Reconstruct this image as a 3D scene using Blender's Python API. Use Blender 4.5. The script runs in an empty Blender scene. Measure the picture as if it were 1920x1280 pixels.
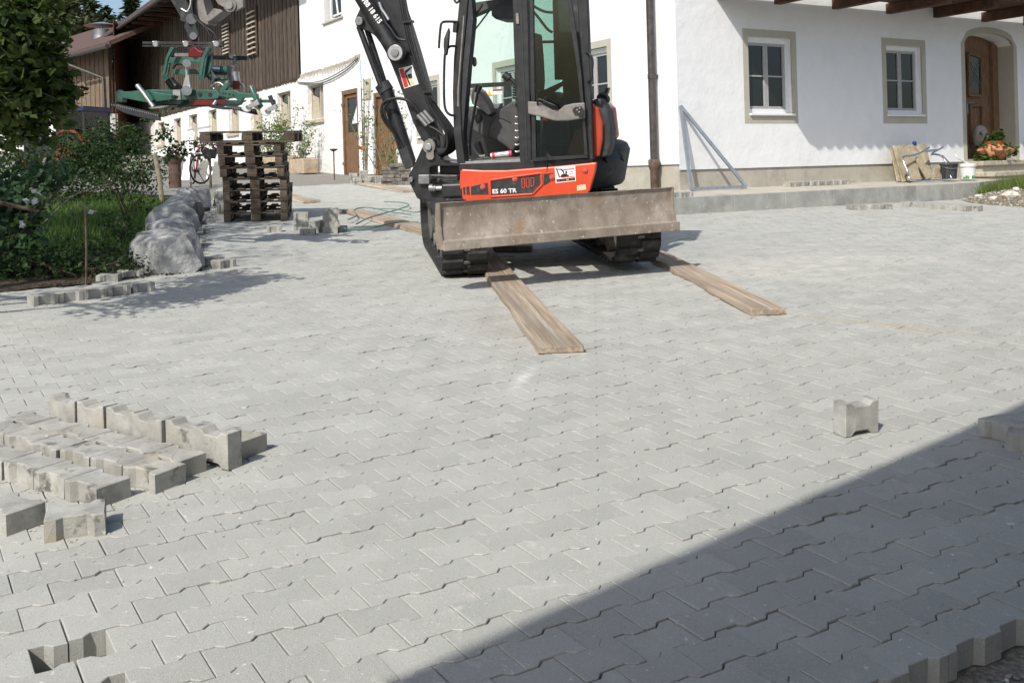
import bpy, math, random
import numpy as np
from mathutils import Vector as V, Matrix as M
rnd = random.Random(11)
nrg = np.random.default_rng(5)
sc = bpy.context.scene
COL = sc.collection
rad = math.radians

# ---------------------------------------------------------------- camera
FPX, CXP, CYP, EYE, ROLL = 1923.0, 960.0, 323.0, 1.4424, 0.028
cam_d = bpy.data.cameras.new('camera'); cam = bpy.data.objects.new('camera', cam_d); COL.objects.link(cam)
_k = 1 / math.hypot(1, ROLL)
CAMX = V((1, 0, -ROLL)) * _k; CAMY = V((ROLL, 0, 1)) * _k; CAMF = V((0, 1, 0)); CAMP = V((0, 0, EYE))
cam.matrix_world = M(((CAMX.x, CAMY.x, 0, 0), (CAMX.y, CAMY.y, -1, 0), (CAMX.z, CAMY.z, 0, EYE), (0, 0, 0, 1)))
cam_d.sensor_width = 36; cam_d.lens = 36 * FPX / 1920
cam_d.shift_y = -(640 - CYP) / 1920
cam_d.clip_start = 0.05; cam_d.clip_end = 2000
sc.camera = cam
# ---------------------------------------------------------------- sky, sun, exposure
SUN_E, SUN_AZ = rad(44.5), rad(62.5)            # light travels towards this azimuth (from +x)
w = bpy.data.worlds.new('World'); sc.world = w; w.use_nodes = True
nt = w.node_tree; sky = nt.nodes.new('ShaderNodeTexSky'); sky.sky_type = 'NISHITA'; sky.sun_disc = False
sky.sun_elevation = SUN_E; sky.sun_rotation = rad(270) - SUN_AZ
sky.air_density = 1.0; sky.dust_density = 2.2; sky.ozone_density = 1.0
bg = nt.nodes['Background']; nt.links.new(sky.outputs[0], bg.inputs[0]); bg.inputs[1].default_value = 0.136
sd = bpy.data.lights.new('sun', 'SUN'); sun = bpy.data.objects.new('sun', sd); COL.objects.link(sun)
sd.energy = 4.0; sd.angle = rad(0.6); sd.color = (1.0, 0.955, 0.88)
LDIR = V((math.cos(SUN_AZ) * math.cos(SUN_E), math.sin(SUN_AZ) * math.cos(SUN_E), -math.sin(SUN_E)))
sun.rotation_euler = LDIR.to_track_quat('-Z', 'Y').to_euler()
sc.view_settings.view_transform = 'Standard'; sc.view_settings.look = 'None'
sc.view_settings.exposure = 0.14; sc.view_settings.gamma = 1.0

# ---------------------------------------------------------------- places
def smooth01(t): t = min(1, max(0, t)); return t * t * (3 - 2 * t)
def gz(x, y):
    yy = y if y < 60 else 60 + (y - 60) * 0.15
    return -.0183 * max(-60, min(60, x)) + .0491 * yy - .085 * min(1, max(0, (x - 2.5) / 6)) * min(1, max(0, (y - 10) / 8))
def ray(px, py): return CAMX * ((px - CXP) / FPX) - CAMY * ((py - CYP) / FPX) + CAMF
def g(px, py, h=0.0):
    d = ray(px, py); t = 5.0
    lo, hi = .5, 120.0
    for _ in range(60):
        t = .5 * (lo + hi); P = CAMP + d * t
        if P.z > gz(P.x, P.y) + h: lo = t
        else: hi = t
    return CAMP + d * t
def onplane(px, py, P0, N):
    d = ray(px, py); return CAMP + d * (((V(P0) - CAMP).dot(N)) / d.dot(N))
GUP = V((.0183, -.0491, 1)).normalized()
def yardM(x, y, yaw=0, dz=0):
    ex = V((math.cos(yaw), math.sin(yaw), 0)); ex = (ex - GUP * ex.dot(GUP)).normalized(); ey = GUP.cross(ex)
    return M(((ex.x, ey.x, GUP.x, x), (ex.y, ey.y, GUP.y, y), (ex.z, ey.z, GUP.z, gz(x, y) + dz), (0, 0, 0, 1)))
def frameM(ex, ey, ez, o):
    return M(((ex[0], ey[0], ez[0], o[0]), (ex[1], ey[1], ez[1], o[1]), (ex[2], ey[2], ez[2], o[2]), (0, 0, 0, 1)))

# ---------------------------------------------------------------- mesh builder
class MB:
    def __init__(s): s.v = []; s.f = []; s.m = []; s.cm = 0
    def add(s, vs, fs):
        o = len(s.v); s.v += [tuple(p) for p in vs]
        for f in fs: s.f.append([i + o for i in f]); s.m.append(s.cm)
        return s
    def mi(s, i): s.cm = i; return s
    def bx(s, x0, x1, y0, y1, z0, z1):
        return s.add([(x0, y0, z0), (x1, y0, z0), (x1, y1, z0), (x0, y1, z0), (x0, y0, z1), (x1, y0, z1), (x1, y1, z1), (x0, y1, z1)],
                     [(0, 3, 2, 1), (4, 5, 6, 7), (0, 1, 5, 4), (1, 2, 6, 5), (2, 3, 7, 6), (3, 0, 4, 7)])
    def bar(s, p, q, wd, ht, up=(0, 0, 1)):
        p, q = V(p), V(q); d = (q - p).normalized(); u = V(up)
        sd_ = d.cross(u)
        if sd_.length < 1e-4: sd_ = d.cross(V((1, 0, 0)))
        sd_.normalize(); u = sd_.cross(d)
        a, b = sd_ * wd / 2, u * ht / 2
        return s.add([p - a - b, p + a - b, p + a + b, p - a + b, q - a - b, q + a - b, q + a + b, q - a + b],
                     [(0, 1, 2, 3), (7, 6, 5, 4), (0, 4, 5, 1), (1, 5, 6, 2), (2, 6, 7, 3), (3, 7, 4, 0)])
    def cyl(s, p, q, r0, r1=None, n=14, cap=True):
        p, q = V(p), V(q); r1 = r0 if r1 is None else r1
        d = (q - p).normalized(); a = d.cross(V((0, 0, 1)))
        if a.length < 1e-3: a = d.cross(V((1, 0, 0)))
        a.normalize(); b = d.cross(a)
        vs = []
        for c, r in ((p, r0), (q, r1)):
            vs += [c + (a * math.cos(2 * math.pi * i / n) + b * math.sin(2 * math.pi * i / n)) * r for i in range(n)]
        fs = [(i, (i + 1) % n, n + (i + 1) % n, n + i) for i in range(n)]
        if cap: fs += [tuple(reversed(range(n))), tuple(range(n, 2 * n))]
        return s.add(vs, fs)
    def tube(s, pts, r, n=8, sub=0, closed=False):
        P = [V(p) for p in pts]
        if sub: P = spline(P, sub)
        vs = []; fs = []
        t0 = (P[1] - P[0]).normalized(); a = t0.cross(V((0, 0, 1)))
        if a.length < 1e-3: a = t0.cross(V((1, 0, 0)))
        a.normalize(); m = len(P)
        for i, c in enumerate(P):
            t = (P[min(i + 1, m - 1)] - P[max(i - 1, 0)])
            t = t.normalized() if t.length > 1e-9 else t0
            a = (a - t * a.dot(t)).normalized(); b = t.cross(a)
            rr = r[i] if isinstance(r, (list, tuple)) else r
            vs += [c + (a * math.cos(2 * math.pi * k / n) + b * math.sin(2 * math.pi * k / n)) * rr for k in range(n)]
        for i in range(m - 1):
            for k in range(n): fs.append((i * n + k, i * n + (k + 1) % n, (i + 1) * n + (k + 1) % n, (i + 1) * n + k))
        fs += [tuple(reversed(range(n))), tuple(range((m - 1) * n, m * n))]
        return s.add(vs, fs)
    def prism(s, pts, d):
        P = [V(p) for p in pts]; d = V(d); n = len(P)
        nn = V((0, 0, 0))
        for i in range(n): nn += P[i].cross(P[(i + 1) % n])
        if nn.dot(d) > 0: P.reverse()
        vs = P + [p + d for p in P]
        fs = [tuple(range(n)), tuple(reversed(range(n, 2 * n)))] + [(i, n + i, n + (i + 1) % n, (i + 1) % n) for i in range(n)]
        return s.add(vs, fs)
    def lathe(s, prof, n=20, c=(0, 0, 0)):
        vs = []; fs = []; c = V(c)
        for r, z in prof: vs += [c + V((r * math.cos(2 * math.pi * k / n), r * math.sin(2 * math.pi * k / n), z)) for k in range(n)]
        for i in range(len(prof) - 1):
            for k in range(n): fs.append((i * n + k, i * n + (k + 1) % n, (i + 1) * n + (k + 1) % n, (i + 1) * n + k))
        fs += [tuple(reversed(range(n))), tuple(range((len(prof) - 1) * n, len(prof) * n))]
        return s.add(vs, fs)
    def mesh(s, name, mats, smooth=0):
        me = bpy.data.meshes.new(name); me.from_pydata(s.v, [], s.f)
        for m in (mats if isinstance(mats, (list, tuple)) else [mats]): me.materials.append(m)
        if s.m and max(s.m): me.polygons.foreach_set('material_index', s.m)
        if smooth:
            me.polygons.foreach_set('use_smooth', [True] * len(me.polygons)); me.set_sharp_from_angle(angle=rad(smooth))
        me.update(); return me
    def build(s, name, mats, parent=None, smooth=0, bevel=0, seg=2, mw=None):
        return link(name, s.mesh(name, mats, smooth), parent, bevel, seg, mw)
def link(name, me, parent=None, bevel=0, seg=2, mw=None):
    o = bpy.data.objects.new(name, me); COL.objects.link(o)
    if parent is not None: o.parent = parent
    if mw is not None:
        if parent is None: o.matrix_world = mw
        else: o.matrix_local = mw
    if bevel:
        b = o.modifiers.new('edge', 'BEVEL'); b.width = bevel; b.segments = seg; b.limit_method = 'ANGLE'; b.angle_limit = rad(40)
    return o
def spline(P, k):
    P = [V(p) for p in P]; out = []
    for i in range(len(P) - 1):
        p0, p1, p2, p3 = P[max(i - 1, 0)], P[i], P[i + 1], P[min(i + 2, len(P) - 1)]
        for j in range(k):
            t = j / k
            out.append(.5 * ((2 * p1) + (p2 - p0) * t + (2 * p0 - 5 * p1 + 4 * p2 - p3) * t * t + (3 * p1 - p0 - 3 * p2 + p3) * t ** 3))
    return out + [P[-1]]
def thing(name, label, cat, mw=None, group=None):
    o = bpy.data.objects.new(name, None); COL.objects.link(o); o.empty_display_size = .1
    if mw is not None: o.matrix_world = mw
    return tag(o, label, cat, group)
def tag(o, label=None, cat=None, group=None, kind=None):
    if label: o['label'] = label
    if cat: o['category'] = cat
    if group: o['group'] = group
    if kind or cat: o['kind'] = kind or 'thing'
    return o
def copy_tree(o, mw=None, parent=None):
    c = o.copy(); COL.objects.link(c)
    if parent is not None: c.parent = parent; c.matrix_parent_inverse = o.matrix_parent_inverse.copy()
    if mw is not None: c.matrix_world = mw
    for ch in o.children: copy_tree(ch, None, c)
    return c
def text(name, s, m, parent, mw, size, ext=.002, bold=0.0):
    cu = bpy.data.curves.new(name, 'FONT'); cu.body = s; cu.size = size; cu.extrude = ext; cu.offset = bold
    cu.resolution_u = 3; cu.materials.append(m)
    t = bpy.data.objects.new(name, cu); COL.objects.link(t)
    dg = bpy.context.evaluated_depsgraph_get(); me = bpy.data.meshes.new_from_object(t.evaluated_get(dg))
    bpy.data.objects.remove(t); 
    return link(name, me, parent, mw=mw)

# ---------------------------------------------------------------- materials
def mat(name, c1, c2=None, scale=6, rough=.8, bump=0, bscale=60, metal=0, spec=.4, stretch=(1, 1, 1), rand=0, co='Object',
        mid=(.35, .65), dirt=None, coat=0, detail=6, vary=None, stain=None):
    m = bpy.data.materials.new(name); m.use_nodes = True
    n, l = m.node_tree.nodes, m.node_tree.links; b = n['Principled BSDF']
    b.inputs['Roughness'].default_value = rough; b.inputs['Metallic'].default_value = metal
    b.inputs['Specular IOR Level'].default_value = spec
    if coat: b.inputs['Coat Weight'].default_value = coat; b.inputs['Coat Roughness'].default_value = .15
    tc = n.new('ShaderNodeTexCoord'); src = tc.outputs['Object']
    if co == 'World': src = n.new('ShaderNodeNewGeometry').outputs['Position']
    mp = n.new('ShaderNodeMapping'); mp.inputs['Scale'].default_value = stretch; l.new(src, mp.inputs[0])
    def noise(sc_, det=detail, rg=.6):
        x = n.new('ShaderNodeTexNoise'); x.inputs['Scale'].default_value = sc_; x.inputs['Detail'].default_value = det
        x.inputs['Roughness'].default_value = rg; l.new(mp.outputs[0], x.inputs['Vector']); return x
    def ramp(fac, a, b_, ca, cb):
        r = n.new('ShaderNodeValToRGB'); r.color_ramp.elements[0].position = a; r.color_ramp.elements[1].position = b_
        r.color_ramp.elements[0].color = (*ca, 1); r.color_ramp.elements[1].color = (*cb, 1); l.new(fac, r.inputs[0]); return r.outputs[0]
    col = None
    if c2 is not None: col = ramp(noise(scale).outputs[0], mid[0], mid[1], c1, c2)
    else:
        c = n.new('ShaderNodeRGB'); c.outputs[0].default_value = (*c1, 1); col = c.outputs[0]
    def mix(fac, a, b_, mode='MIX'):
        x = n.new('ShaderNodeMix'); x.data_type = 'RGBA'; x.blend_type = mode
        if hasattr(fac, 'links'): l.new(fac, x.inputs[0])
        else: x.inputs[0].default_value = fac
        l.new(a, x.inputs[6])
        if hasattr(b_, 'links'): l.new(b_, x.inputs[7])
        else: x.inputs[7].default_value = (*b_, 1)
        return x.outputs[2]
    for dt in (dirt or []):      # (colour, scale, lo, hi)
        f = ramp(noise(dt[1], 8, .65).outputs[0], dt[2], dt[3], (0, 0, 0), (1, 1, 1)); col = mix(f, col, dt[0])
    for st in (stain or []):      # (x, y, yaw, half length, half width, colour, strength)
        gm = n.new('ShaderNodeMapping'); gm.vector_type = 'TEXTURE'; gm.inputs['Location'].default_value = (st[0], st[1], 0); gm.inputs['Rotation'].default_value = (0, 0, st[2]); gm.inputs['Scale'].default_value = (st[3], st[4], 500)
        l.new(n.new('ShaderNodeNewGeometry').outputs['Position'], gm.inputs[0])
        gr = n.new('ShaderNodeTexGradient'); gr.gradient_type = 'SPHERICAL'; l.new(gm.outputs[0], gr.inputs[0])
        f = ramp(noise(4.5, 9, .7).outputs[0], .36, .68, (0, 0, 0), (1, 1, 1))
        mu = n.new('ShaderNodeMath'); mu.operation = 'MULTIPLY'; l.new(f, mu.inputs[0]); l.new(gr.outputs['Fac'], mu.inputs[1])
        m2 = n.new('ShaderNodeMath'); m2.operation = 'MULTIPLY'; m2.use_clamp = True; m2.inputs[1].default_value = st[6]; l.new(mu.outputs[0], m2.inputs[0])
        col = mix(m2.outputs[0], col, st[5])
    if rand or vary:
        if vary: at = n.new('ShaderNodeAttribute'); at.attribute_name = vary; rv = at.outputs['Fac']
        else: rv = n.new('ShaderNodeObjectInfo').outputs['Random']
        mr = n.new('ShaderNodeMapRange'); mr.inputs[3].default_value = 1 - rand; mr.inputs[4].default_value = 1 + rand; l.new(rv, mr.inputs[0])
        col = mix(1.0, col, mr.outputs[0], 'MULTIPLY')
    l.new(col, b.inputs['Base Color'])
    if bump:
        bn = n.new('ShaderNodeBump'); bn.inputs['Strength'].default_value = 1; bn.inputs['Distance'].default_value = bump
        l.new(noise(bscale, 5).outputs[0], bn.inputs['Height']); l.new(bn.outputs[0], b.inputs['Normal'])
    return m
def glass(name, tint, rough=.03, dark=.0):
    m = bpy.data.materials.new(name); m.use_nodes = True; n, l = m.node_tree.nodes, m.node_tree.links
    n.remove(n['Principled BSDF']); o = n['Material Output']
    t = n.new('ShaderNodeBsdfTransparent'); t.inputs[0].default_value = (*tint, 1)
    gl = n.new('ShaderNodeBsdfGlossy'); gl.inputs['Roughness'].default_value = rough
    fr = n.new('ShaderNodeFresnel'); fr.inputs[0].default_value = 1.5
    x = n.new('ShaderNodeMixShader'); l.new(fr.outputs[0], x.inputs[0]); l.new(t.outputs[0], x.inputs[1]); l.new(gl.outputs[0], x.inputs[2])
    l.new(x.outputs[0], o.inputs[0]); return m
def leafmat(name, c1, c2, trans=.35):
    m = bpy.data.materials.new(name); m.use_nodes = True; n, l = m.node_tree.nodes, m.node_tree.links
    b = n['Principled BSDF']; o = n['Material Output']; b.inputs['Roughness'].default_value = .55; b.inputs['Specular IOR Level'].default_value = .3
    at = n.new('ShaderNodeAttribute'); at.attribute_name = 'rnd'
    r = n.new('ShaderNodeValToRGB'); r.color_ramp.elements[0].color = (*c1, 1); r.color_ramp.elements[1].color = (*c2, 1)
    l.new(at.outputs['Fac'], r.inputs[0]); l.new(r.outputs[0], b.inputs['Base Color'])
    t = n.new('ShaderNodeBsdfTranslucent'); l.new(r.outputs[0], t.inputs[0])
    x = n.new('ShaderNodeMixShader'); x.inputs[0].default_value = trans
    l.new(b.outputs[0], x.inputs[1]); l.new(t.outputs[0], x.inputs[2]); l.new(x.outputs[0], o.inputs[0]); return m
def leaves(name, C, size, m, parent=None, aspect=.6, droop=.3, jitter=.5, mw=None):
    """many small folded leaves at the points C"""
    C = np.asarray(C, float); n = len(C)
    s = size * (1 + jitter * (nrg.random(n) - .5) * 1.6)
    d = nrg.normal(size=(n, 3)); d[:, 2] = d[:, 2] * .6 - droop; d /= np.linalg.norm(d, axis=1)[:, None]
    e = nrg.normal(size=(n, 3)); e[:, 2] *= .5; e -= d * (e * d).sum(1)[:, None]; e /= np.linalg.norm(e, axis=1)[:, None]
    nn = np.cross(d, e)
    L = s[:, None]; W = (s * aspect * .5)[:, None]
    p0 = C; p1 = C + d * L * .45 + e * W + nn * L * .06; p2 = C + d * L + nn * -L * .08; p3 = C + d * L * .45 - e * W + nn * L * .06
    vs = np.stack([p0, p1, p2, p3], 1).reshape(-1, 3)
    idx = np.arange(n) * 4
    fs = np.stack([np.stack([idx, idx + 1, idx + 2], 1), np.stack([idx, idx + 2, idx + 3], 1)], 1).reshape(-1, 3)
    me = bpy.data.meshes.new(name); me.from_pydata(vs.tolist(), [], fs.tolist()); me.materials.append(m)
    at = me.attributes.new('rnd', 'FLOAT', 'POINT'); at.data.foreach_set('value', np.repeat(nrg.random(n), 4).astype(np.float32))
    return link(name, me, parent, mw=mw)
def blob(c, r, n, hollow=.5):
    """points through an ellipsoid, denser outside"""
    d = nrg.normal(size=(n, 3)); d /= np.linalg.norm(d, axis=1)[:, None]
    q = (hollow + (1 - hollow) * nrg.random(n)) ** .7
    return np.asarray(c) + d * q[:, None] * np.asarray(r)
# ================================================================ materials used in many places
MT = {}
STAINS = [(2.6, 7.15, rad(-38), 1.05, .13, (.42, .36, .27), 1.2), (2.55, 9.9, rad(-12), 1.2, .9, (.54, .52, .46), 1.1), (3.6, 10.6, rad(-12), 1.2, .6, (.55, .53, .47), 1.0), (-.15, 7.3, rad(100), 1.3, .35, (.37, .35, .30), 1.3), (.02, 5.75, rad(75), .4, .06, (.62, .62, .60), 1.2), (-2.5, 4.4, 0, .9, .5, (.50, .49, .46), .6)]
PAV = dict(stain=STAINS, scale=3.0, rough=.86, bump=.0026, bscale=230, co='World', spec=.3, mid=(.3, .7), detail=8,
           dirt=[((.46, .46, .43), 150, .54, .60), ((.68, .68, .66), 19, .675, .705), ((.66, .66, .63), 34, .655, .69), ((.24, .24, .225), 90, .60, .70), ((.52, .52, .485), 9, .62, .74), ((.22, .22, .20), 17, .70, .74)])
MT['paver'] = mat('paver_concrete', (.360, .364, .334), (.424, .428, .394), rand=.065, **PAV)
MT['paver_f'] = mat('paver_concrete_field', (.360, .364, .334), (.424, .428, .394), rand=.065, vary='rnd', **PAV)
MT['paver_l'] = mat('paver_concrete_loose', (.27, .265, .24), (.40, .395, .36), scale=9, rough=.9, bump=.003, bscale=150, co='World', rand=.08, spec=.25,
                    dirt=[((.46, .455, .425), 5, .52, .7), ((.13, .125, .11), 7, .58, .66), ((.40, .36, .27), 4, .58, .72), ((.62, .62, .60), 30, .66, .70), ((.30, .29, .27), 60, .6, .7)])
MT['sand'] = mat('joint_sand', (.20, .195, .18), (.36, .355, .325), scale=40, rough=.95, bump=.003, bscale=300, co='World')
MT['gravel'] = mat('gravel', (.13, .125, .11), (.34, .33, .30), scale=55, rough=.95, bump=.012, bscale=70, co='World', detail=10)
MT['peb'] = mat('pebble', (.26, .25, .22), (.46, .45, .41), scale=20, rough=.9, co='World', vary='rnd', rand=.3)
MT['soil'] = mat('soil', (.035, .026, .018), (.09, .07, .045), scale=18, rough=.95, bump=.03, bscale=26, co='World')
MT['lawn'] = mat('lawn', (.022, .042, .010), (.05, .085, .02), scale=9, rough=.95, bump=.03, bscale=60, co='World')
MT['plaster'] = mat('white_plaster', (.765, .775, .78), (.805, .815, .82), scale=2.2, rough=.9, bump=.018, bscale=3.2, co='World', spec=.2, detail=9,
                    dirt=[((.74, .735, .715), 1.3, .66, .88)])
MT['rough_plaster'] = mat('rough_plaster', (.74, .73, .71), (.84, .835, .82), scale=5, rough=.95, bump=.05, bscale=7, co='World', spec=.2, detail=9)
MT['plinth'] = mat('beige_plinth', (.40, .37, .31), (.49, .46, .39), scale=3, rough=.92, bump=.006, bscale=30, co='World', dirt=[((.27, .25, .21), 2.5, .55, .8)])
MT['surround'] = mat('grey_surround', (.42, .40, .33), (.46, .44, .37), scale=4, rough=.9, bump=.003, bscale=60, co='World')
MT['wframe'] = mat('white_paint', (.72, .73, .73), (.78, .79, .79), scale=12, rough=.45)
MT['wgrey'] = mat('grey_casement', (.34, .34, .34), (.40, .40, .40), scale=12, rough=.5)
MT['pane'] = mat('window_pane', (.012, .014, .016), (.02, .022, .024), scale=2, rough=.06, spec=.6)
MT['brick_dark'] = mat('old_stone', (.10, .09, .08), (.24, .215, .19), scale=9, rough=.95, bump=.01, bscale=30, rand=.25)
MT['wood_dark'] = mat('weathered_board', (.040, .031, .024), (.120, .092, .070), scale=5, rough=.85, bump=.006, bscale=30, stretch=(6, 6, .5), rand=.28, co='World', dirt=[((.20, .15, .11), 3, .6, .8)])
MT['wood_shed'] = mat('shed_board', (.10, .07, .045), (.23, .175, .125), scale=5, rough=.85, bump=.006, bscale=30, stretch=(6, 6, .4), rand=.25, co='World')
MT['wood_red'] = mat('red_brown_board', (.085, .028, .014), (.15, .055, .028), scale=5, rough=.8, stretch=(6, 6, .4), rand=.2, co='World')
MT['beam'] = mat('dark_beam', (.055, .026, .016), (.11, .055, .033), scale=6, rough=.8, bump=.006, bscale=30, stretch=(1, 1, 1), co='World')
MT['door'] = mat('brown_door', (.13, .070, .036), (.23, .135, .075), scale=7, rough=.75, bump=.004, bscale=40, stretch=(5, 5, .6), co='World', dirt=[((.30, .23, .17), 5, .58, .72)])
MT['roof'] = mat('brown_roof', (.075, .045, .036), (.13, .085, .070), scale=8, rough=.85, bump=.02, bscale=9, co='World')
MT['plank'] = mat('scaffold_plank', (.27, .20, .135), (.50, .41, .305), scale=5, rough=.85, bump=.005, bscale=24, stretch=(.22, 7, 7), rand=.1, mid=(.38, .62), dirt=[((.27, .235, .20), 1.6, .48, .72), ((.62, .56, .48), 2.3, .58, .75), ((.17, .12, .08), 6, .66, .72)])
MT['pallet'] = mat('pallet_wood', (.055, .043, .033), (.15, .118, .088), scale=6, rough=.9, bump=.005, bscale=40, stretch=(1, 7, 7), rand=.3)
MT['stone'] = mat('boulder_stone', (.15, .155, .155), (.40, .405, .40), scale=5.5, rough=.92, bump=.02, bscale=22, detail=12, mid=(.36, .64), dirt=[((.10, .095, .08), 2.2, .6, .75), ((.5, .5, .49), 16, .6, .7)])
MT['conc'] = mat('kerb_concrete', (.30, .30, .275), (.40, .40, .37), scale=4, rough=.9, bump=.004, bscale=90, rand=.06, co='World', dirt=[((.22, .22, .20), 1.7, .55, .75), ((.5, .5, .47), 5, .62, .72)])
MT['zinc'] = mat('galvanised', (.42, .43, .44), (.55, .56, .57), scale=20, rough=.42, metal=.85)
MT['steel'] = mat('grey_steel', (.20, .205, .21), (.30, .305, .31), scale=14, rough=.5, metal=.6)
MT['chrome'] = mat('chrome', (.7, .7, .7), None, rough=.12, metal=1)
MT['bark'] = mat('bark', (.05, .038, .026), (.13, .10, .07), scale=10, rough=.95, bump=.02, bscale=20)
MT['twig'] = mat('twig', (.20, .17, .12), (.30, .27, .20), scale=10, rough=.9)

# ================================================================ ground
def grid_sheet(name, xs, ys, zf, m):
    mb = MB(); nx = len(xs)
    vs = [(x, y, zf(x, y)) for y in ys for x in xs]
    fs = [(j * nx + i, j * nx + i + 1, (j + 1) * nx + i + 1, (j + 1) * nx + i) for j in range(len(ys) - 1) for i in range(nx - 1)]
    return mb.add(vs, fs).build(name, m, smooth=60)
XS = [-400, -200, -100, -60, -40, -30] + [-24 + 2 * i for i in range(23)] + [24, 30, 40, 60, 100, 200, 400]
YS = [-200, -80, -30, -12] + [-6 + 2 * i for i in range(24)] + [45, 50, 60, 80, 120, 200, 400, 800]
tag(grid_sheet('ground', XS, YS, lambda x, y: gz(x, y) - .086, MT['gravel']), kind='structure')

# ---------------------------------------------------------------- the paved yard
ALPHA, PITCH = .5514, .1368
CA, SA = math.cos(ALPHA), math.sin(ALPHA)
def lat(u, v): return (u * CA + v * SA - .026, u * SA - v * CA + .071)
def outline(s):
    a, b, c = .1 - s, .0784 - s, .0584 - s
    q, r = .061 + s * .4, .039 + s * .4
    return [(a, -b), (a, b), (q, b), (r, c), (-r, c), (-q, b), (-a, b), (-a, -b), (-q, -b), (-r, -c), (r, -c), (q, -b)]
def paver_arrays(gap=.0017, ch=.0023, t=.08):
    o1, o2 = outline(gap + ch), outline(gap)
    vs = [(x, y, 0) for x, y in o1] + [(x, y, -ch) for x, y in o2] + [(x, y, -t) for x, y in o2]
    fs = [tuple(range(12))] + [(i + 12, (i + 1) % 12 + 12, (i + 1) % 12, i) for i in range(12)] + [(i + 24, (i + 1) % 12 + 24, (i + 1) % 12 + 12, i + 12) for i in range(12)]
    return vs, fs
PV, PF = paver_arrays()
def gp(px, py): p = g(px, py); return (p.x, p.y)
HC = V((2.89, 17.69, 0)); LDv = V((-.5195, .8545, 0)); RDv = V((.8545, .5195, 0)); NLv = V((-.8545, -.5195, 0)); NRv = V((.5195, -.8545, 0))
KL = V((2.40, 15.56, 0)); KR = KL + RDv * 7.35
def xy(p): return (p.x, p.y)
YARD = [(-9.0, 5.0), gp(-120, 557), gp(60, 541), gp(160, 533), gp(288, 517), gp(345, 511), gp(393, 497), gp(386, 462), gp(392, 430), gp(401, 398), gp(410, 366), gp(416, 352),
        gp(560, 349), gp(690, 343), xy(HC + LDv * 9 + NLv * 1.0), xy(HC + LDv * 1 + NLv * 1.0), xy(KL + NRv * -.02), xy(KL + NRv * .012), xy(KR + NRv * .012), (8.35, 18.3), (8.5, 17.3), (9.2, 16.9), (14, 15.5), (14, 5), (5, -1), (-6, -3)]
def inpoly(X, Y, poly):
    c = np.zeros(X.shape, bool); j = len(poly) - 1
    for i in range(len(poly)):
        xi, yi = poly[i]; xj, yj = poly[j]
        c ^= ((yi > Y) != (yj > Y)) & (X < (xj - xi) * (Y - yi) / (yj - yi + 1e-12) + xi); j = i
    return c
V0 = -3.2625
rows = np.arange(-230, 14); cols = np.arange(-110, 140)
RR, CC = np.meshgrid(rows, cols, indexing='ij')
UU = (1.5061 + .5 + CC + .5 * (RR % 2)) * .2; VVv = V0 + RR * PITCH
XX, YY = UU * CA + VVv * SA - .026, UU * SA - VVv * CA + .071
ok = inpoly(XX, YY, YARD) & (VVv < -1.70)
ok &= np.abs(XX) < YY * .62 + 1.6
for hr in (2, 4): ok &= ~((RR == hr) & (CC == 0))          # the two gaps where a stone is still missing
U_, V_, X_, Y_ = UU[ok], VVv[ok], XX[ok], YY[ok]
NP_ = len(U_)
gzv = np.vectorize(gz)
Z_ = gzv(X_, Y_)
dist = np.hypot(X_, Y_)
pxv = CXP + FPX * X_ / Y_; pyv = CYP + FPX * (EYE - Z_) / Y_
inview = (pxv > -40) & (pxv < 1960) & (pyv < 1310)
near = np.argsort(np.where(inview, dist, 1e9))[:300]
isnear = np.zeros(NP_, bool); isnear[near] = True
jit = nrg.normal(size=(NP_, 5)) * np.array([.0009, .0009, .0017, .008, .008])
base = np.array(PV)
# sand in the joints: one cell under every stone
cell = np.array([(x, y, -.026) for x, y in outline(-.0001)])
def place(P, sel, tilt=True):
    n = sel.sum(); j = jit[sel]
    lx, ly, lz = P[:, 0][None], P[:, 1][None], P[:, 2][None]
    u = U_[sel][:, None] + lx; v = V_[sel][:, None] - ly
    if tilt: u = u + j[:, 0:1]; v = v + j[:, 1:2]
    x = u * CA + v * SA - .026; y = u * SA - v * CA + .071
    z = gzv(x, y) + lz
    if tilt: z = z + j[:, 2:3] + lx * j[:, 3:4] + ly * j[:, 4:5]
    return np.stack([x, y, z], -1).reshape(-1, 3)
def tile_mesh(name, P, F, sel, m, tilt=True):
    vs = place(P, sel, tilt); k = len(P); n = int(sel.sum())
    fs = [tuple(i + q * k for i in f) for q in range(n) for f in F]
    me = bpy.data.meshes.new(name); me.from_pydata(vs.tolist(), [], fs); me.materials.append(m)
    at = me.attributes.new('rnd', 'FLOAT', 'POINT'); at.data.foreach_set('value', np.repeat(nrg.random(n), k).astype(np.float32))
    return me
allsel = V_ < -1.80          # open joints at the raw edge and round the gaps
for hv in (2, 4): allsel &= np.hypot(U_ - .401, V_ - (V0 + hv * PITCH)) > .235
paving = tag(link('paving', tile_mesh('paving', cell, [tuple(range(12))], allsel, MT['sand'], False)), kind='structure')
fld = link('paver_field', tile_mesh('paver_field', base, PF, ~isnear, MT['paver_f']), paving); tag(fld, kind='stuff')
pm = MB().add(PV, PF).mesh('paver', MT['paver'])
for i in near:
    u, v = U_[i] + jit[i, 0], V_[i] + jit[i, 1]; x, y = lat(u, v)
    mw = yardM(x, y, ALPHA, jit[i, 2]) @ M.Rotation(jit[i, 3], 4, 'Y') @ M.Rotation(jit[i, 4], 4, 'X')
    o = bpy.data.objects.new('paver', pm); COL.objects.link(o); o.parent = paving; o.matrix_world = mw

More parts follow.
